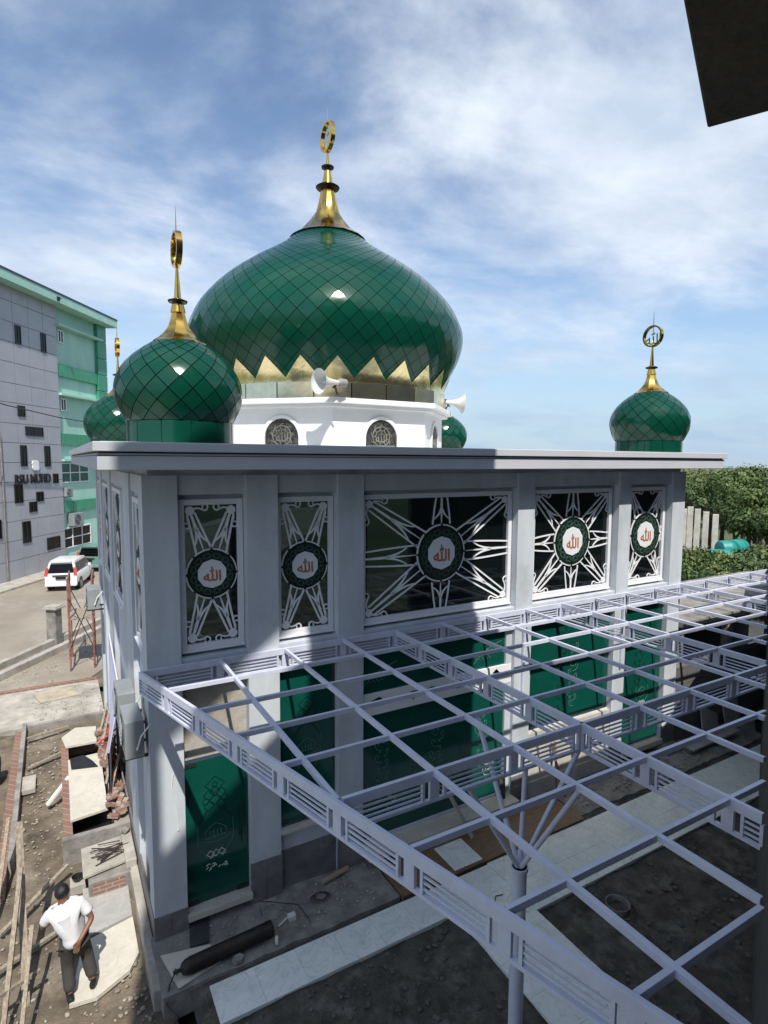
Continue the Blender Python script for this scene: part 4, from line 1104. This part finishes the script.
# low brick block with bars on top
t = thing('brick_block', 'short block of rendered brickwork in front of the brick tank', 'masonry block', (-.45,2.3,-.45))
b = MB(); b.box(-.84,-.12,1.90,2.75,-.55,-.12); b.build('render', M_conc, t, bevel=.02)
b = MB(); b.box(-.78,-.25,1.885,1.90,-.42,-.17); b.build('exposed_brick', M_brick, t)
loose_sheet('stone_sheet', [(-.92,2.0),(-.10,2.15),(-.12,2.95),(-.92,2.88)],-.04,.04,M_concL,'thin broken stone sheet on top of the masonry block','stone sheet')
b = MB(); rd = random.Random(9)
for k in range(12): b.tube([(-.7+rd.uniform(-.1,.1),2.2+k*.05,-.02+.004*k),(-.2+rd.uniform(-.1,.1),2.5+rd.uniform(-.2,.2),0+.004*k)],.010,6)
struct(b.build('reinforcing_bars', M_iron),'stuff')
t = thing('mortar_bucket', 'small dark bucket set in a pale block beside the masonry block', 'bucket', (-1.0,2.35,-.45))
b = MB(); b.box(-1.13,-.87,2.2,2.48,-.5,-.28); b.build('block', M_concL, t, bevel=.02)
b = MB(); b.lathe([(.07,-.28),(.10,-.20),(.09,-.20),(.06,-.275)],(-1.0,2.34,0),20); b.build('bowl', M_tar, t, smooth=True)
M_greystone = marble('grey_stone', (.36,.35,.33), (.60,.58,.54), 3.0)
loose_sheet('floor_slab', [(-.95,.98),(-.22,1.12),(-.20,2.08),(-.93,2.20)],-.385,.05,M_greystone,'grey veined stone slab on the dirt behind the walking man','stone slab','stone slabs the man walks over')
loose_sheet('floor_slab', [(-1.20,-.25),(-.85,-.30),(-.38,-.05),(-.22,.22),(-.22,1.05),(-.98,.86)],-.365,.06,M_marbleW,'cream stone slab with a rounded end under the feet of the walking man','stone slab','stone slabs the man walks over')
# kerb along the mosque foot
b = MB(); b.box(-.16,-.02,-.9,3.05,-.6,-.12); b.box(-.22,-.03,2.0,3.05,-.13,.02); tag(b.build('foot_kerb', M_concL, bevel=.015), 'rough concrete kerb along the foot of the mosque side wall', 'kerb')
b = MB(); b.stone((-.13,2.9,.08),.12,.6); tag(b.build('stone', M_conc), 'grey stone resting on the end of the rough kerb', 'stone')
loose_sheet('lavender_sheet', [(-.10,0),(-.12,0),(-.12,0),(-.10,0)],0,.01,M_lav,'x','x') if False else None
b = MB(); b.add([(-.30,4.0,1.2),(-.06,6.4,1.2),(-.04,6.4,3.1),(-.06,3.9,2.55),(-.33,4.0,1.2),(-.09,6.4,1.2),(-.07,6.4,3.1),(-.09,3.9,2.55)],[(0,1,2,3),(7,6,5,4),(0,4,5,1),(1,5,6,2),(2,6,7,3),(3,7,4,0)])
b.add([(-.30,4.0,-.3),(-.12,6.3,-.3),(-.06,6.4,1.2),(-.30,4.0,1.2),(-.33,4.0,-.3),(-.15,6.3,-.3),(-.09,6.4,1.2),(-.33,4.0,1.2)],[(0,1,2,3),(7,6,5,4),(0,4,5,1),(2,6,7,3)])
tag(b.build('lavender_panel', M_lav), 'tall lavender sheet leaning on the side wall of the mosque', 'sheet')
# scaffold tower
t = thing('scaffold', 'rusty red frame scaffold standing behind the side wall of the mosque', 'scaffold', (-.2,16.5,-.5))
def frame(x0,y0,x1,y1,name):
    b = MB()
    for q in (0,1):
        x,y = lerp(x0,x1,q),lerp(y0,y1,q); b.tube([(x,y,-.55),(x,y,3.0)],.035,8)
    for z in (.2,1.4,2.95): b.tube([(x0,y0,z),(x1,y1,z)],.028,8)
    b.tube([(lerp(x0,x1,.3),lerp(y0,y1,.3),1.4),(lerp(x0,x1,.3),lerp(y0,y1,.3),2.95)],.022,8)
    b.build(name, M_scaff, t, smooth=True, angle=40)
frame(-.70,16.6,-.80,14.9,'end_frame'); frame(.12,16.6,.0,14.9,'end_frame')
for (a,c) in (((-.70,16.6,.3),(.12,16.6,2.3)),((-.70,16.6,2.3),(.12,16.6,.3)),((-.80,14.9,.3),(.0,14.9,2.3)),((-.80,14.9,2.3),(.0,14.9,.3))):
    b = MB(); b.tube([a,c],.018,6); b.build('cross_brace', M_iron, t)
b = MB(); b.box(-.78,.08,14.9,16.6,1.42,1.47); b.build('platform', M_timber, t)
# timber and ladders at the lower left edge
def stick(name, a, c, w_, h_, m, label, cat, group): 
    b = MB(); b.bar(a,c,w_,h_); tag(b.build(name, m), label, cat, group)
GT = 'timbers stacked at the left edge'
stick('timber_post',(-1.74,.15,-.5),(-1.78,1.2,1.75),.10,.06,M_timber,'tall weathered timber leaning upright left of the walking man','timber',GT)
stick('timber_post',(-2.0,-.4,-.4),(-1.75,.7,1.3),.06,.05,M_timber,'shorter pale timber leaning at the very left edge','timber',GT)
stick('timber_post',(-2.15,1.6,-.3),(-1.15,2.6,-.1),.07,.05,M_timber,'timber lying across the tall leaning timber','timber',GT)
stick('timber_post',(-2.2,.7,-.25),(-1.3,1.3,-.35),.07,.05,M_timber,'timber lying low on the dirt beside the walking man','timber',GT)
stick('timber_post',(-2.1,-.2,.1),(-1.55,.15,.0),.05,.05,M_timber,'short timber rail at the bottom left corner','timber',GT)
stick('timber_post',(-2.25,2.0,-.4),(-2.1,3.6,.55),.06,.04,M_timber,'pale timber propped against the brick edging','timber',GT)
stick('timber_post',(-1.8,-1.0,-.4),(-1.62,.2,.7),.05,.04,M_timber,'thin timber nearest the camera at the bottom left corner','timber',GT)
stick('timber_post',(-1.0,9.35,-.28),(-2.0,9.0,-.25),.07,.05,M_timber,'timber batten lying in the sunken yard near the far kerb','timber',GT)
stick('timber_post',(-1.95,7.4,-.36),(-1.2,7.8,-.30),.08,.05,M_timber,'timber batten pointing at the side of the brick tank','timber',GT)
stick('timber_post',(-1.5,5.3,-.3),(-1.05,5.5,.14),.09,.05,M_plastic,'white batten end poking out from the cream slab','timber',GT)
t = thing('tyre', 'black tyre standing at the left edge of the yard', 'tyre', (-2.55,7.2,-.4))
b = MB(); pts = [(-2.55+.02*math.sin(a),7.2+.27*math.cos(a),-.12+.27*math.sin(a)) for a in [2*PI*i/24 for i in range(25)]]; b.tube(pts,.06,10,False); b.build('tread', M_shoe, t, smooth=True)
b = MB(); pts = [(-2.55,7.2+.19*math.cos(a),-.12+.19*math.sin(a)) for a in [2*PI*i/24 for i in range(25)]]; b.tube(pts,.02,6,False); [b.bar((-2.55,7.2,-.12),(-2.55,7.2+.19*math.cos(a),-.12+.19*math.sin(a)),.012,.012) for a in (0,1.05,2.1,3.14,4.2,5.2)]; b.build('wheel_rim', M_ac, t)
b = MB(); b.box(-2.3,-1.75,6.2,6.9,-.4,-.30); tag(b.build('paving_slab', M_concL), 'loose grey paving slab by the tyre', 'paving slab')
# rubble
b = MB(); rd = random.Random(11); random.seed(11)
def scat(n, x0,x1,y0,y1,z,r0,r1,bb):
    for k in range(n): bb.stone((rd.uniform(x0,x1),rd.uniform(y0,y1),z+rd.uniform(0,.015)),rd.uniform(r0,r1),.6)
scat(420,-2.6,-.15,-1.6,3.2,-.44,.008,.035,b); scat(240,-2.0,-1.2,3,9.8,-.44,.01,.04,b); scat(380,-5,0,13.2,17.5,-.52,.02,.09,b); scat(30,-.6,-.2,-1.2,.4,-.43,.015,.045,b); scat(160,-2,0,10,12.9,-.29,.008,.03,b)
struct(b.build('rubble', mat('rubble_stone',(.30,.27,.22),.9,var=.3,scale=9)), 'stuff')
b = MB(); scat(900,.4,11,-7.5,-1.9,-.15,.004,.014,b); scat(45,1,10,-6,-2.5,-.14,.02,.045,b); scat(260,.6,4.2,-4.5,-1.9,-.165,.015,.05,b); scat(200,5.8,12,-5,-2.55,-.165,.015,.055,b)
struct(b.build('sand_pebbles', mat('dark_pebble',(.12,.11,.095),.9,var=.3,scale=9)), 'stuff')
b = MB(); scat(170,.2,3.7,-1.0,-.05,-.09,.005,.025,b); scat(160,8.5,13,-.9,0,-.09,.01,.04,b); scat(80,3.9,8.3,-.3,-.17,-.08,.01,.035,b); struct(b.build('slab_rubble', M_concL), 'stuff')

# ------------------------------------------------------------------ things on the apron
t = thing('gas_cylinder', 'dark rusty gas cylinder lying on the concrete apron', 'gas cylinder', (.9,-.82,-.1))
q = V((1.0,.055,0)).normalized(); Mx = Matrix.Translation((.22,-.86,.02)) @ q.to_track_quat('Z','Y').to_matrix().to_4x4()
b = MB(Mx); b.lathe([(.03,0),(.07,.02),(.10,.07),(.115,.15),(.115,1.30),(.120,1.31),(.120,1.40),(.100,1.41),(.0,1.40)],n=32); b.build('body', M_steel, t, smooth=True, angle=40)
b = MB(Mx); b.lathe([(.028,-.10),(.028,.0)],n=12); b.tube([(-.05,0,-.06),(.05,0,-.06)],.012,8); b.build('valve', M_iron, t)
b = MB(); b.tube([(.15,-.86,.02),(.05,-.95,-.06),(-.02,-1.1,-.2),(.1,-1.3,-.27),(-.1,-1.5,-.3),(.15,-1.6,-.28)],.012,6); b.build('hose', M_black, t)
loose_sheet('stone_sheet',[(.02,-.35),(.16,-1.05),(.80,-.88),(.72,-.50)],-.075,.02,M_marbleW,'white stone sheet under the valve of the gas cylinder','stone sheet')
loose_sheet('dark_plank',[(.44,-.42),(.72,-.46),(.82,.0),(.52,.02)],-.06,.02,mat('charcoal_tile',(.045,.047,.052),.6,var=.2),'charcoal tile propped on the apron in front of the green glass door','tile',tilt=.0)
b = MB(); b.prism([(1.02+.09*math.cos(a*PI/3),-1.0+.075*math.sin(a*PI/3)) for a in range(6)],-.09,-.03); tag(b.build('hexagonal_weight', M_conc), 'hexagonal concrete spacer beside the gas cylinder', 'spacer')
b = MB(); b.tube([(1.62,-1.02,-.06),(1.66,-.90,-.05)],.025,12); tag(b.build('pipe_offcut', M_plastic), 'short white pipe offcut at the apron edge', 'pipe')
b = MB(); b.box(1.95,2.07,-.68,-.58,-.10,-.02); b.bar((1.75,-.72,-.06),(2.0,-.60,-.04),.02,.02); tag(b.build('plaster_scraper', M_plastic), 'white scraper left on the apron past the gas cylinder', 'scraper')
b = MB(); b.tube([(1.6,-.35,-.07),(1.62,-.10,.0),(2.2,-.42,-.07),(2.25,-.85,-.08)],.007,6); tag(b.build('bent_wire', M_iron), 'bent black wire on the apron below the glass door', 'wire')
b = MB(); b.tube([(2.75,-.18,-.04),(3.3,-.08,-.04)],.05,12); tag(b.build('rolled_offcut', mat('tan_roll',(.33,.26,.18),.8)), 'tan cardboard roll at the foot of the tiled base', 'roll')
b = MB()
for k in range(14): a = k*2.4; b.tube([(2.6+.18*math.cos(a),-.45+.12*math.sin(a),-.08),(2.6+.1*math.cos(a+1),-.45+.1*math.sin(a+1),-.05),(2.6+.2*math.cos(a+2.4),-.45+.13*math.sin(a+2.4),-.08)],.004,5)
tag(b.build('wire_tangle', M_iron), 'tangle of thin tie wire on the apron', 'wire')
t = thing('sand_bucket', 'buried dark bucket rim poking out of the black sand', 'bucket', (6.95,-3.05,-.3))
b = MB(); b.lathe([(.17,-.35),(.20,-.17),(.185,-.17),(.155,-.33)],(6.95,-3.05,.1),28); b.build('rim', M_conc, t, smooth=True)
b = MB(); b.tube([(6.95+.24*math.cos(a),-3.12+.24*math.sin(a),-.14) for a in [PI*1.0+PI*i/12 for i in range(13)]],.008,6); b.build('handle', M_iron, t)
b = MB(); b.tube([(5.02,-2.12,-.085),(5.25,-1.90,-.085),(5.38,-1.93,-.085)],.008,6); b.tube([(5.02,-2.12,-.085),(4.95,-2.75,-.085)],.008,6); tag(b.build('steel_rod', M_iron), 'bent steel rod lying on the marble path by the pergola post', 'rod')
# boards, bucket and stakes in front of the block wall
def lean(name, x, y, w_, h_, m, label, cat, group=None, rot=0, tl=.25):
    b = MB(Matrix.Translation((x,y,-.12)) @ Matrix.Rotation(rot,4,'Y') @ Matrix.Rotation(-tl,4,'X')); b.box(-w_/2,w_/2,-.02,.02,0,h_); tag(b.build(name, m, bevel=.004), label, cat, group)
M_board = mat('cement_board',(.34,.32,.28),.85,var=.12)
lean('leaning_board',14.3,-.28,.9,.75,M_board,'tilted cement board leaning on the block wall','board','boards leaning on the block wall',rot=.45,tl=.4)
lean('leaning_board',15.6,-.15,.75,1.0,M_board,'upright cement board leaning on the block wall right of the tilted one','board','boards leaning on the block wall',rot=.05)
b = MB(); b.lathe([(.14,-.12),(.17,.15),(.15,.15),(.12,-.1)],(15.9,-.75,0),20); tag(b.build('black_bucket', M_tar, smooth=True), 'black bucket on the ground before the block wall', 'bucket')
b = MB(); b.bar((10.9,-1.0,-.3),(10.9,-1.0,.55),.06,.05); tag(b.build('wooden_stake', M_timber), 'short wooden stake at the edge of the marble path', 'stake')
b = MB(); b.bar((12.9,-.55,.02),(15.0,-.55,.06),.22,.05); tag(b.build('plank', mat('grey_plank',(.40,.38,.36),.8)), 'long grey plank lying along the foot of the block wall', 'plank')
lean('scrap_board',7.0,-.08,.16,.75,M_concD,'dark narrow board standing against the pilaster by the wide green panel','board',rot=.05,tl=.12)
for k,(x,r_) in enumerate([(8.35,.22),(8.6,-.15)]):
    b = MB(); b.bar((x,-.35,-.1),(x+r_,-.03,1.05),.045,.035); tag(b.build('timber_prop', mat('prop_timber',(.17,.10,.06),.8) if 'prop_timber' not in bpy.data.materials else bpy.data.materials['prop_timber']), ['brown prop leaning right on the cream base under the green panel','brown prop leaning left on the cream base under the green panel'][k], 'timber', 'brown props at the cream base')
b = MB(); b.bar((5.85,-.5,-.05),(5.55,-.1,.75),.09,.04); tag(b.build('stone_offcut', M_concL), 'narrow grey stone offcut leaning on the wide green panel', 'stone offcut')

# ------------------------------------------------------------------ trees on the right
M_leaf = [mat('leaf_a',(.115,.17,.034),.6,col2=(.040,.075,.016),scale=.9), mat('leaf_b',(.075,.125,.032),.6,col2=(.026,.055,.016),scale=.9), mat('leaf_c',(.15,.185,.045),.6,col2=(.058,.09,.022),scale=.9)]
for m in M_leaf: m.node_tree.nodes['Principled BSDF'].inputs['Subsurface Weight'].default_value = 0
M_bark = mat('bark',(.10,.075,.05),.9,var=.3)
def crown_mb(seed, n, rx, rz, leaf):
    rd = random.Random(seed); b = MB()
    cl = []
    for k in range(26):
        a = rd.uniform(0,2*PI); e = rd.uniform(-.5,1.0); q = rd.uniform(.35,1.0)
        cl.append((V((rx*q*math.cos(a)*math.sqrt(max(0,1-e*e*.6)), rx*q*math.sin(a)*math.sqrt(max(0,1-e*e*.6)), rz*e*.85)), rd.uniform(.22,.45)*rx))
    for k in range(n):
        c,r = cl[rd.randrange(len(cl))]
        d = V((rd.gauss(0,1),rd.gauss(0,1),rd.gauss(0,.8))).normalized()*r*rd.uniform(.55,1.05)
        p = c+d
        u = V((rd.gauss(0,1),rd.gauss(0,1),rd.gauss(0,1))).normalized(); w = u.orthogonal().normalized()
        u = (u*.6+d.normalized().orthogonal()*.6).normalized(); w = u.cross(d).normalized() if u.cross(d).length>1e-4 else w
        s1 = leaf*rd.uniform(.6,1.3); s2 = s1*rd.uniform(.4,.7)
        b.add([p-u*s1,p-w*s2+u*s1*.1,p+u*s1,p+w*s2+u*s1*.1],[(0,1,2,3)])
    return b
protos = []
for k in range(5):
    mb = crown_mb(100+k, 6500, 2.5+.45*(k%3), 2.1+.5*(k%2), .15)
    me_o = mb.build('crown', M_leaf[k%3]); tb = MB(); rd = random.Random(k)
    tb.tube([(0,0,-5.2),(rd.uniform(-.1,.1),.05,-3),(rd.uniform(-.2,.2),0,-1),(0,0,.8)],[.24,.19,.14,.05],8)
    for q in range(6):
        a = q*1.05+rd.random(); tb.tube([(0,0,-2+.3*q),(1.0*math.cos(a),1.0*math.sin(a),-1.0+.35*q),(1.9*math.cos(a),1.9*math.sin(a),-.2+.35*q)],[.09,.06,.02],6)
    tr_o = tb.build('trunk', M_bark, smooth=True)
    protos.append((me_o.data, tr_o.data)); bpy.data.objects.remove(me_o); bpy.data.objects.remove(tr_o)
def cray(px, D, z):
    th = math.atan((px-384)/578)+yaw
    return (-1.11+D*math.sin(th), -9.04+D*math.cos(th), z)
TL = ['broad mid green tree', 'dark green rounded tree', 'yellowish green tree']
rd = random.Random(77); tcount = 0
TREES = [(690,62,1.0),(701,66,1.03),(712,60,.97),(724,64,1.02),(738,60,1.0),(751,63,1.05),(764,58,1.03),(782,62,1.1),(695,80,1.03),(711,84,1.05),(729,82,1.06),(748,84,1.1),(770,80,1.12),(758,50,.92),(772,47,.95),(746,54,.93),(800,60,1.1),(682,82,1.0)]
POSW = ['behind the leftmost concrete pillar','behind the second concrete pillar','behind the third concrete pillar','behind the fourth concrete pillar','above the teal tanks','just right of the teal tanks','at the right edge of the photo','beyond the right edge','far back by the mosque corner','far back above the third pillar','far back above the teal tanks','far back at the top right skyline','at the far right skyline','in front at the right edge','close to the right edge, nearest the pergola','between tanks and right edge, standing forward','past the right edge of the photo','hidden far back behind the mosque corner']
for k,(px,D,s_) in enumerate(TREES):
    kk = (k*2+k//5)%5
    x,y,z = cray(px,D,-1.0)
    root = thing('tree', TL[kk%3]+' '+POSW[k], 'tree', (x,y,z), 'trees behind the concrete pillars')
    rz = rd.uniform(0,6.28); s_ = s_*rd.uniform(.86,1.0)
    for nm,me in (('crown',protos[kk][0]),('trunk',protos[kk][1])):
        o = bpy.data.objects.new(nm, me); COL.objects.link(o); o.parent = root; o.location = (0,0,5.1*s_*.98); o.rotation_euler = (0,0,rz); o.scale = (s_,s_,s_)
bp_ = []
for k in range(3):
    mb = crown_mb(300+k, 3600, 1.6, 1.05, .105); o = mb.build('foliage', M_leaf[(k+1)%3]); bp_.append(o.data); bpy.data.objects.remove(o)
BP = ['at the foot of the leftmost pillar','below the second pillar','below the third pillar','left of the teal tanks','right of the teal tanks','by the path near the mosque corner','in front of the pillars, spreading low','low in front of the teal tanks','at the right edge below the trees','lowest at the right edge, behind the pergola','in the middle of the thicket','behind the pergola corner','beside the right edge of the frame','beyond the right edge of the frame']
for k,(px,D,s_,z) in enumerate([(694,46,.9,.4),(703,43,1.0,.3),(713,42,1.05,.3),(722,40,1.0,.2),(742,41,1.1,.4),(697,38,.75,-.4),(710,37,.95,.0),(728,37,1.0,.1),(748,38,1.15,.4),(760,36,1.15,.4),(738,34,.8,-.2),(722,34,.75,-.4),(772,38,1.3,.6),(785,40,1.4,.6)]):
    x,y,_ = cray(px,D,0)
    root = thing('shrub', ['spreading dark green shrub ','bright green shrub ','olive green shrub '][k%3]+BP[k], 'shrub', (x,y,-.8), 'shrubs in front of the concrete pillars')
    o = bpy.data.objects.new('foliage', bp_[k%3]); COL.objects.link(o); o.parent = root; o.location = (0,0,.9+z); o.rotation_euler = (0,0,k*1.3); o.scale = (s_,s_,s_*1.1)
    tb = MB(); tb.tube([(x,y,-.8),(x+.1,y,.5+z)],[.05,.03],6); tb.build('stem', M_bark, root)
M_pil = mat('pale_pillar_concrete',(.58,.55,.49),.85,var=.12,scale=2,stain=(.36,.33,.28),stain_amt=.5)
# concrete pillars, tanks
for k,(px0,px1,zt) in enumerate([(684.2,686.2,4.2),(689.3,693.8,4.35),(696.5,701.5,4.22),(704.5,710.5,4.05),(714,720.5,3.9)]):
    D = 45; x,y,_ = cray((px0+px1)/2,D,0); w_ = .36
    t = thing('concrete_pillar', 'bare pale concrete pillar '+['half hidden by the mosque corner','leftmost of the clear row','second of the clear row','third of the clear row','rightmost of the row, next to the teal tanks'][k], 'pillar', (x,y,-.8), 'bare concrete pillars of an unfinished building')
    b = MB(Matrix.Translation((x,y,0)) @ Matrix.Rotation(-1.03,4,'Z')); b.box(-w_/2,w_/2,-w_/2,w_/2,-.8,zt); b.build('shaft', M_pil, t, bevel=.02)
    b = MB()
    for q in range(4): b.tube([(x+.15*(q%2)-.07,y+.15*(q//2)-.07,zt),(x+.17*(q%2)-.08,y+.15*(q//2)-.07,zt+.55)],.012,5)
    b.build('rebar', M_iron, t)
M_teal = mat('teal_plastic',(.02,.24,.22),.5,var=.06)
for k,(px,D,z) in enumerate([(725,43,1.25),(733,44,1.75),(741,44.5,1.8)]):
    x,y,_ = cray(px,D,0); 
    t = thing('water_tank', 'teal plastic water tank lying on its side, '+['lowest and nearest the pillars','middle of the three','rightmost of the three'][k], 'water tank', (x,y,z), 'teal water tanks among the shrubs')
    b = MB(Matrix.Translation((x,y,z)) @ Matrix.Rotation(-.9+.5*k,4,'Z') @ Matrix.Rotation(PI/2,4,'Y')); b.lathe([(.25,-.8),(.5,-.72),(.55,-.6),(.55,-.2),(.58,-.15),(.55,-.1),(.55,.5),(.5,.62),(.25,.68)],n=24); b.build('shell', M_teal, t, smooth=True, angle=40)
    b = MB(Matrix.Translation((x,y,z)) @ Matrix.Rotation(-.9+.5*k,4,'Z') @ Matrix.Rotation(PI/2,4,'Y')); b.lathe([(.2,.68),(.2,.76),(.0,.77)],n=20); b.build('lid', M_teal, t, smooth=True, angle=40)
    b = MB(); b.box(x-.5,x+.5,y-.4,y+.4,-.8,z-.5); b.build('stand', M_conc, t)
sheet('service_path', 20, 60, 0, 14, -.77, M_asph)

# ------------------------------------------------------------------ the walking man
def skin_obj(name, pts, edges, rad, m, parent, root=0, sub=2, off=V((0,0,0))):
    me = bpy.data.meshes.new(name); me.from_pydata([tuple(V(p)) for p in pts], edges, []); me.update()
    o = bpy.data.objects.new(name, me); COL.objects.link(o); o.parent = parent
    sk = o.modifiers.new('skin','SKIN'); sk.use_smooth_shade = True
    lay = me.skin_vertices[0].data
    for i,r in enumerate(rad): lay[i].radius = r if isinstance(r,tuple) else (r,r)
    lay[root].use_root = True
    sb = o.modifiers.new('sub','SUBSURF'); sb.levels = sub; sb.render_levels = sub
    me.materials.append(m)
    return o
man = thing('person', 'man in white short-sleeved shirt and dark trousers walking away, one hand behind his back', 'person', (-1.13,-.06,-.40))
# local axes: x right, y forward (away from the camera), z up
J = dict(pel=(.03,0,.90), sp=(0,.02,1.06), ch=(-.05,.05,1.25), nk=(-.085,.085,1.42), hd=(-.095,.105,1.485), ht=(-.10,.125,1.575),
         ls=(-.25,.05,1.33), le=(-.36,.14,1.10), lh=(-.33,.30,.98), rs=(.13,.05,1.36), re=(.27,-.04,1.12), rw=(.10,-.19,.96),
         lhip=(-.06,0,.86), lk=(-.07,.06,.47), la=(-.05,-.08,.09), rhip=(.12,0,.86), rk=(.18,.13,.50), ra=(.25,-.02,.13))
ks = ['pel','sp','ch','nk','hd','ht','ls','le','lh','rs','re','rw','lhip','lk','la','rhip','rk','ra']
ix = {k:i for i,k in enumerate(ks)}
E_ = [('pel','sp'),('sp','ch'),('ch','nk'),('nk','hd'),('hd','ht'),('ch','ls'),('ls','le'),('le','lh'),('ch','rs'),('rs','re'),('re','rw'),('pel','lhip'),('lhip','lk'),('lk','la'),('pel','rhip'),('rhip','rk'),('rk','ra')]
R_ = dict(pel=.085,sp=.09,ch=.10,nk=.058,hd=.085,ht=.078,ls=.062,le=.044,lh=.03,rs=.062,re=.044,rw=.030,lhip=.065,lk=.05,la=.038,rhip=.065,rk=.05,ra=.038)
pts = [J[k] for k in ks]; rad = [R_[k] for k in ks]; ed = [(ix[a],ix[b_]) for a,b_ in E_]
# right hand behind the back: palm and five fingers
def hand(base, d, side, palm_n, pts, rad, ed, root_i):
    d = V(d).normalized(); s_ = V(side).normalized(); b0 = V(base)
    pc = b0+d*.05; pts.append(tuple(pc)); rad.append((.036,.018)); pi = len(pts)-1; ed.append((root_i,pi))
    for k,(o_,ln) in enumerate(((-.030,.070),(-.010,.080),(.011,.075),(.031,.058))):
        a = pc+d*.042+s_*o_; pts.append(tuple(a)); rad.append(.0095); i0 = len(pts)-1; ed.append((pi,i0))
        c = a+d*ln*.55+V(palm_n)*.006; e = a+d*ln+V(palm_n)*.022
        pts.append(tuple(c)); rad.append(.0088); ed.append((i0,len(pts)-1)); pts.append(tuple(e)); rad.append(.0072); ed.append((len(pts)-2,len(pts)-1))
    a = pc-s_*.034-d*.015; c = a-s_*.022+d*.030; e = c+d*.028-s_*.004
    pts.append(tuple(a)); rad.append(.012); i0=len(pts)-1; ed.append((pi,i0)); pts.append(tuple(c)); rad.append(.010); ed.append((i0,i0+1)); pts.append(tuple(e)); rad.append(.008); ed.append((i0+1,i0+2))
hand(J['rw'],(-.35,-.05,-.9),(.9,0,-.35),(-.1,-.9,0),pts,rad,ed,ix['rw'])
hand(J['lh'],(.1,.7,-.5),(.9,0,.2),(0,-.2,-.5),pts,rad,ed,ix['lh'])
body = skin_obj('body', pts, ed, rad, M_skin, man)
b = MB()   # face and ears: nose, eyes, mouth look away from the camera but are there
hc = V((-.10,.125,1.555))+man.location
b.stone(hc+V((0,.098,-.01)),.017,1.2); b.stone(hc+V((-.082,0,-.01)),.022,1.4); b.stone(hc+V((.082,0,-.01)),.022,1.4)
b.build('ears_and_nose', M_skin, man, smooth=True, angle=180)
b = MB(); [b.lathe([(0,-.010),(.010,0),(0,.010)],hc+V((q,.088,.02)),8) for q in (-.032,.032)]; b.build('eye', M_plastic, man, smooth=True, angle=180)
b = MB(); b.bar(hc+V((-.022,.090,-.052)),hc+V((.022,.090,-.052)),.008,.008); b.build('mouth', mat('lips',(.16,.05,.04),.5), man)
b = MB(); nseg = 20; prof_h = []
vs = []; fs = []; rings = 9
for j in range(rings+1):
    ph = lerp(-.34*PI,.5*PI,j/rings)
    for i in range(nseg):
        a = 2*PI*i/nseg; rr = .097*math.cos(ph)**.75 if ph < 0 else .097*math.cos(ph); y_ = rr*1.12*math.sin(a)
        low = 0
        z_ = .105*math.sin(ph) + (max(0,math.sin(a))*.075 if j==0 else (max(0,math.sin(a))*.05 if j==1 else (max(0,math.sin(a))*.02 if j==2 else 0)))
        k_ = 1+.05*mnoise.noise(V((i*.9,j*.8,2)))
        vs.append(hc+V((rr*math.cos(a)*k_, y_*k_-.006, z_+.012)))
for j in range(rings):
    for i in range(nseg): fs.append((j*nseg+i,j*nseg+(i+1)%nseg,(j+1)*nseg+(i+1)%nseg,(j+1)*nseg+i))
b.add(vs,fs); b.build('hair', M_hair, man, smooth=True, angle=180)
sh = skin_obj('shirt', [(.035,-.01,.75),(.03,0,.93),(0,.02,1.12),(-.05,.045,1.27),(-.082,.078,1.395),(-.24,.05,1.335),(-.315,.10,1.215),(-.345,.13,1.14),(.13,.05,1.36),(.205,.01,1.245),(.235,-.02,1.185)],
   [(0,1),(1,2),(2,3),(3,4),(3,5),(5,6),(6,7),(3,8),(8,9),(9,10)], [(.188,.145),(.186,.148),(.182,.15),(.178,.15),(.082,.082),.100,.085,.086,.098,.085,.086], M_shirt, man, 2)
tx = bpy.data.textures.new('folds','CLOUDS'); tx.noise_scale = .16
dm = sh.modifiers.new('folds','DISPLACE'); dm.texture = tx; dm.strength = .035; dm.mid_level = .5; dm.texture_coords = 'LOCAL'
sk = skin_obj('trousers', [(.03,0,.92),(-.06,.0,.82),(-.07,.06,.47),(-.05,-.07,.12),(.12,.0,.82),(.18,.13,.50),(.245,-.01,.17)],
   [(0,1),(1,2),(2,3),(0,4),(4,5),(5,6)], [(.155,.13),.112,.094,.086,.112,.094,.086], M_trous, man, 0)
for (x,y,z,ry) in ((-.05,-.08,.0,0.0),(.25,-.02,.04,-.25)):
    Mx = Matrix.Translation(V((x,y,z))+man.location) @ Matrix.Rotation(-.25 if x>0 else .1,4,'Z') @ Matrix.Rotation(ry,4,'X')
    b = MB(Mx); vs = []; fs = []
    secs = [(-.085,.038,.075),(-.055,.047,.09),(0,.050,.095),(.08,.052,.08),(.16,.054,.055),(.215,.040,.038),(.232,.016,.02)]
    for yy,w_,h_ in secs:
        for q in range(10):
            a = 2*PI*q/10; vs.append((w_*math.cos(a),yy,max(0,h_*.5+h_*.55*math.sin(a))))
    for i in range(len(secs)-1):
        for q in range(10): fs.append((i*10+q,i*10+(q+1)%10,(i+1)*10+(q+1)%10,(i+1)*10+q))
    fs += [tuple(range(9,-1,-1)),tuple((len(secs)-1)*10+q for q in range(10))]
    b.add(vs,fs); b.build('shoe', M_shoe, man, smooth=True, angle=60)
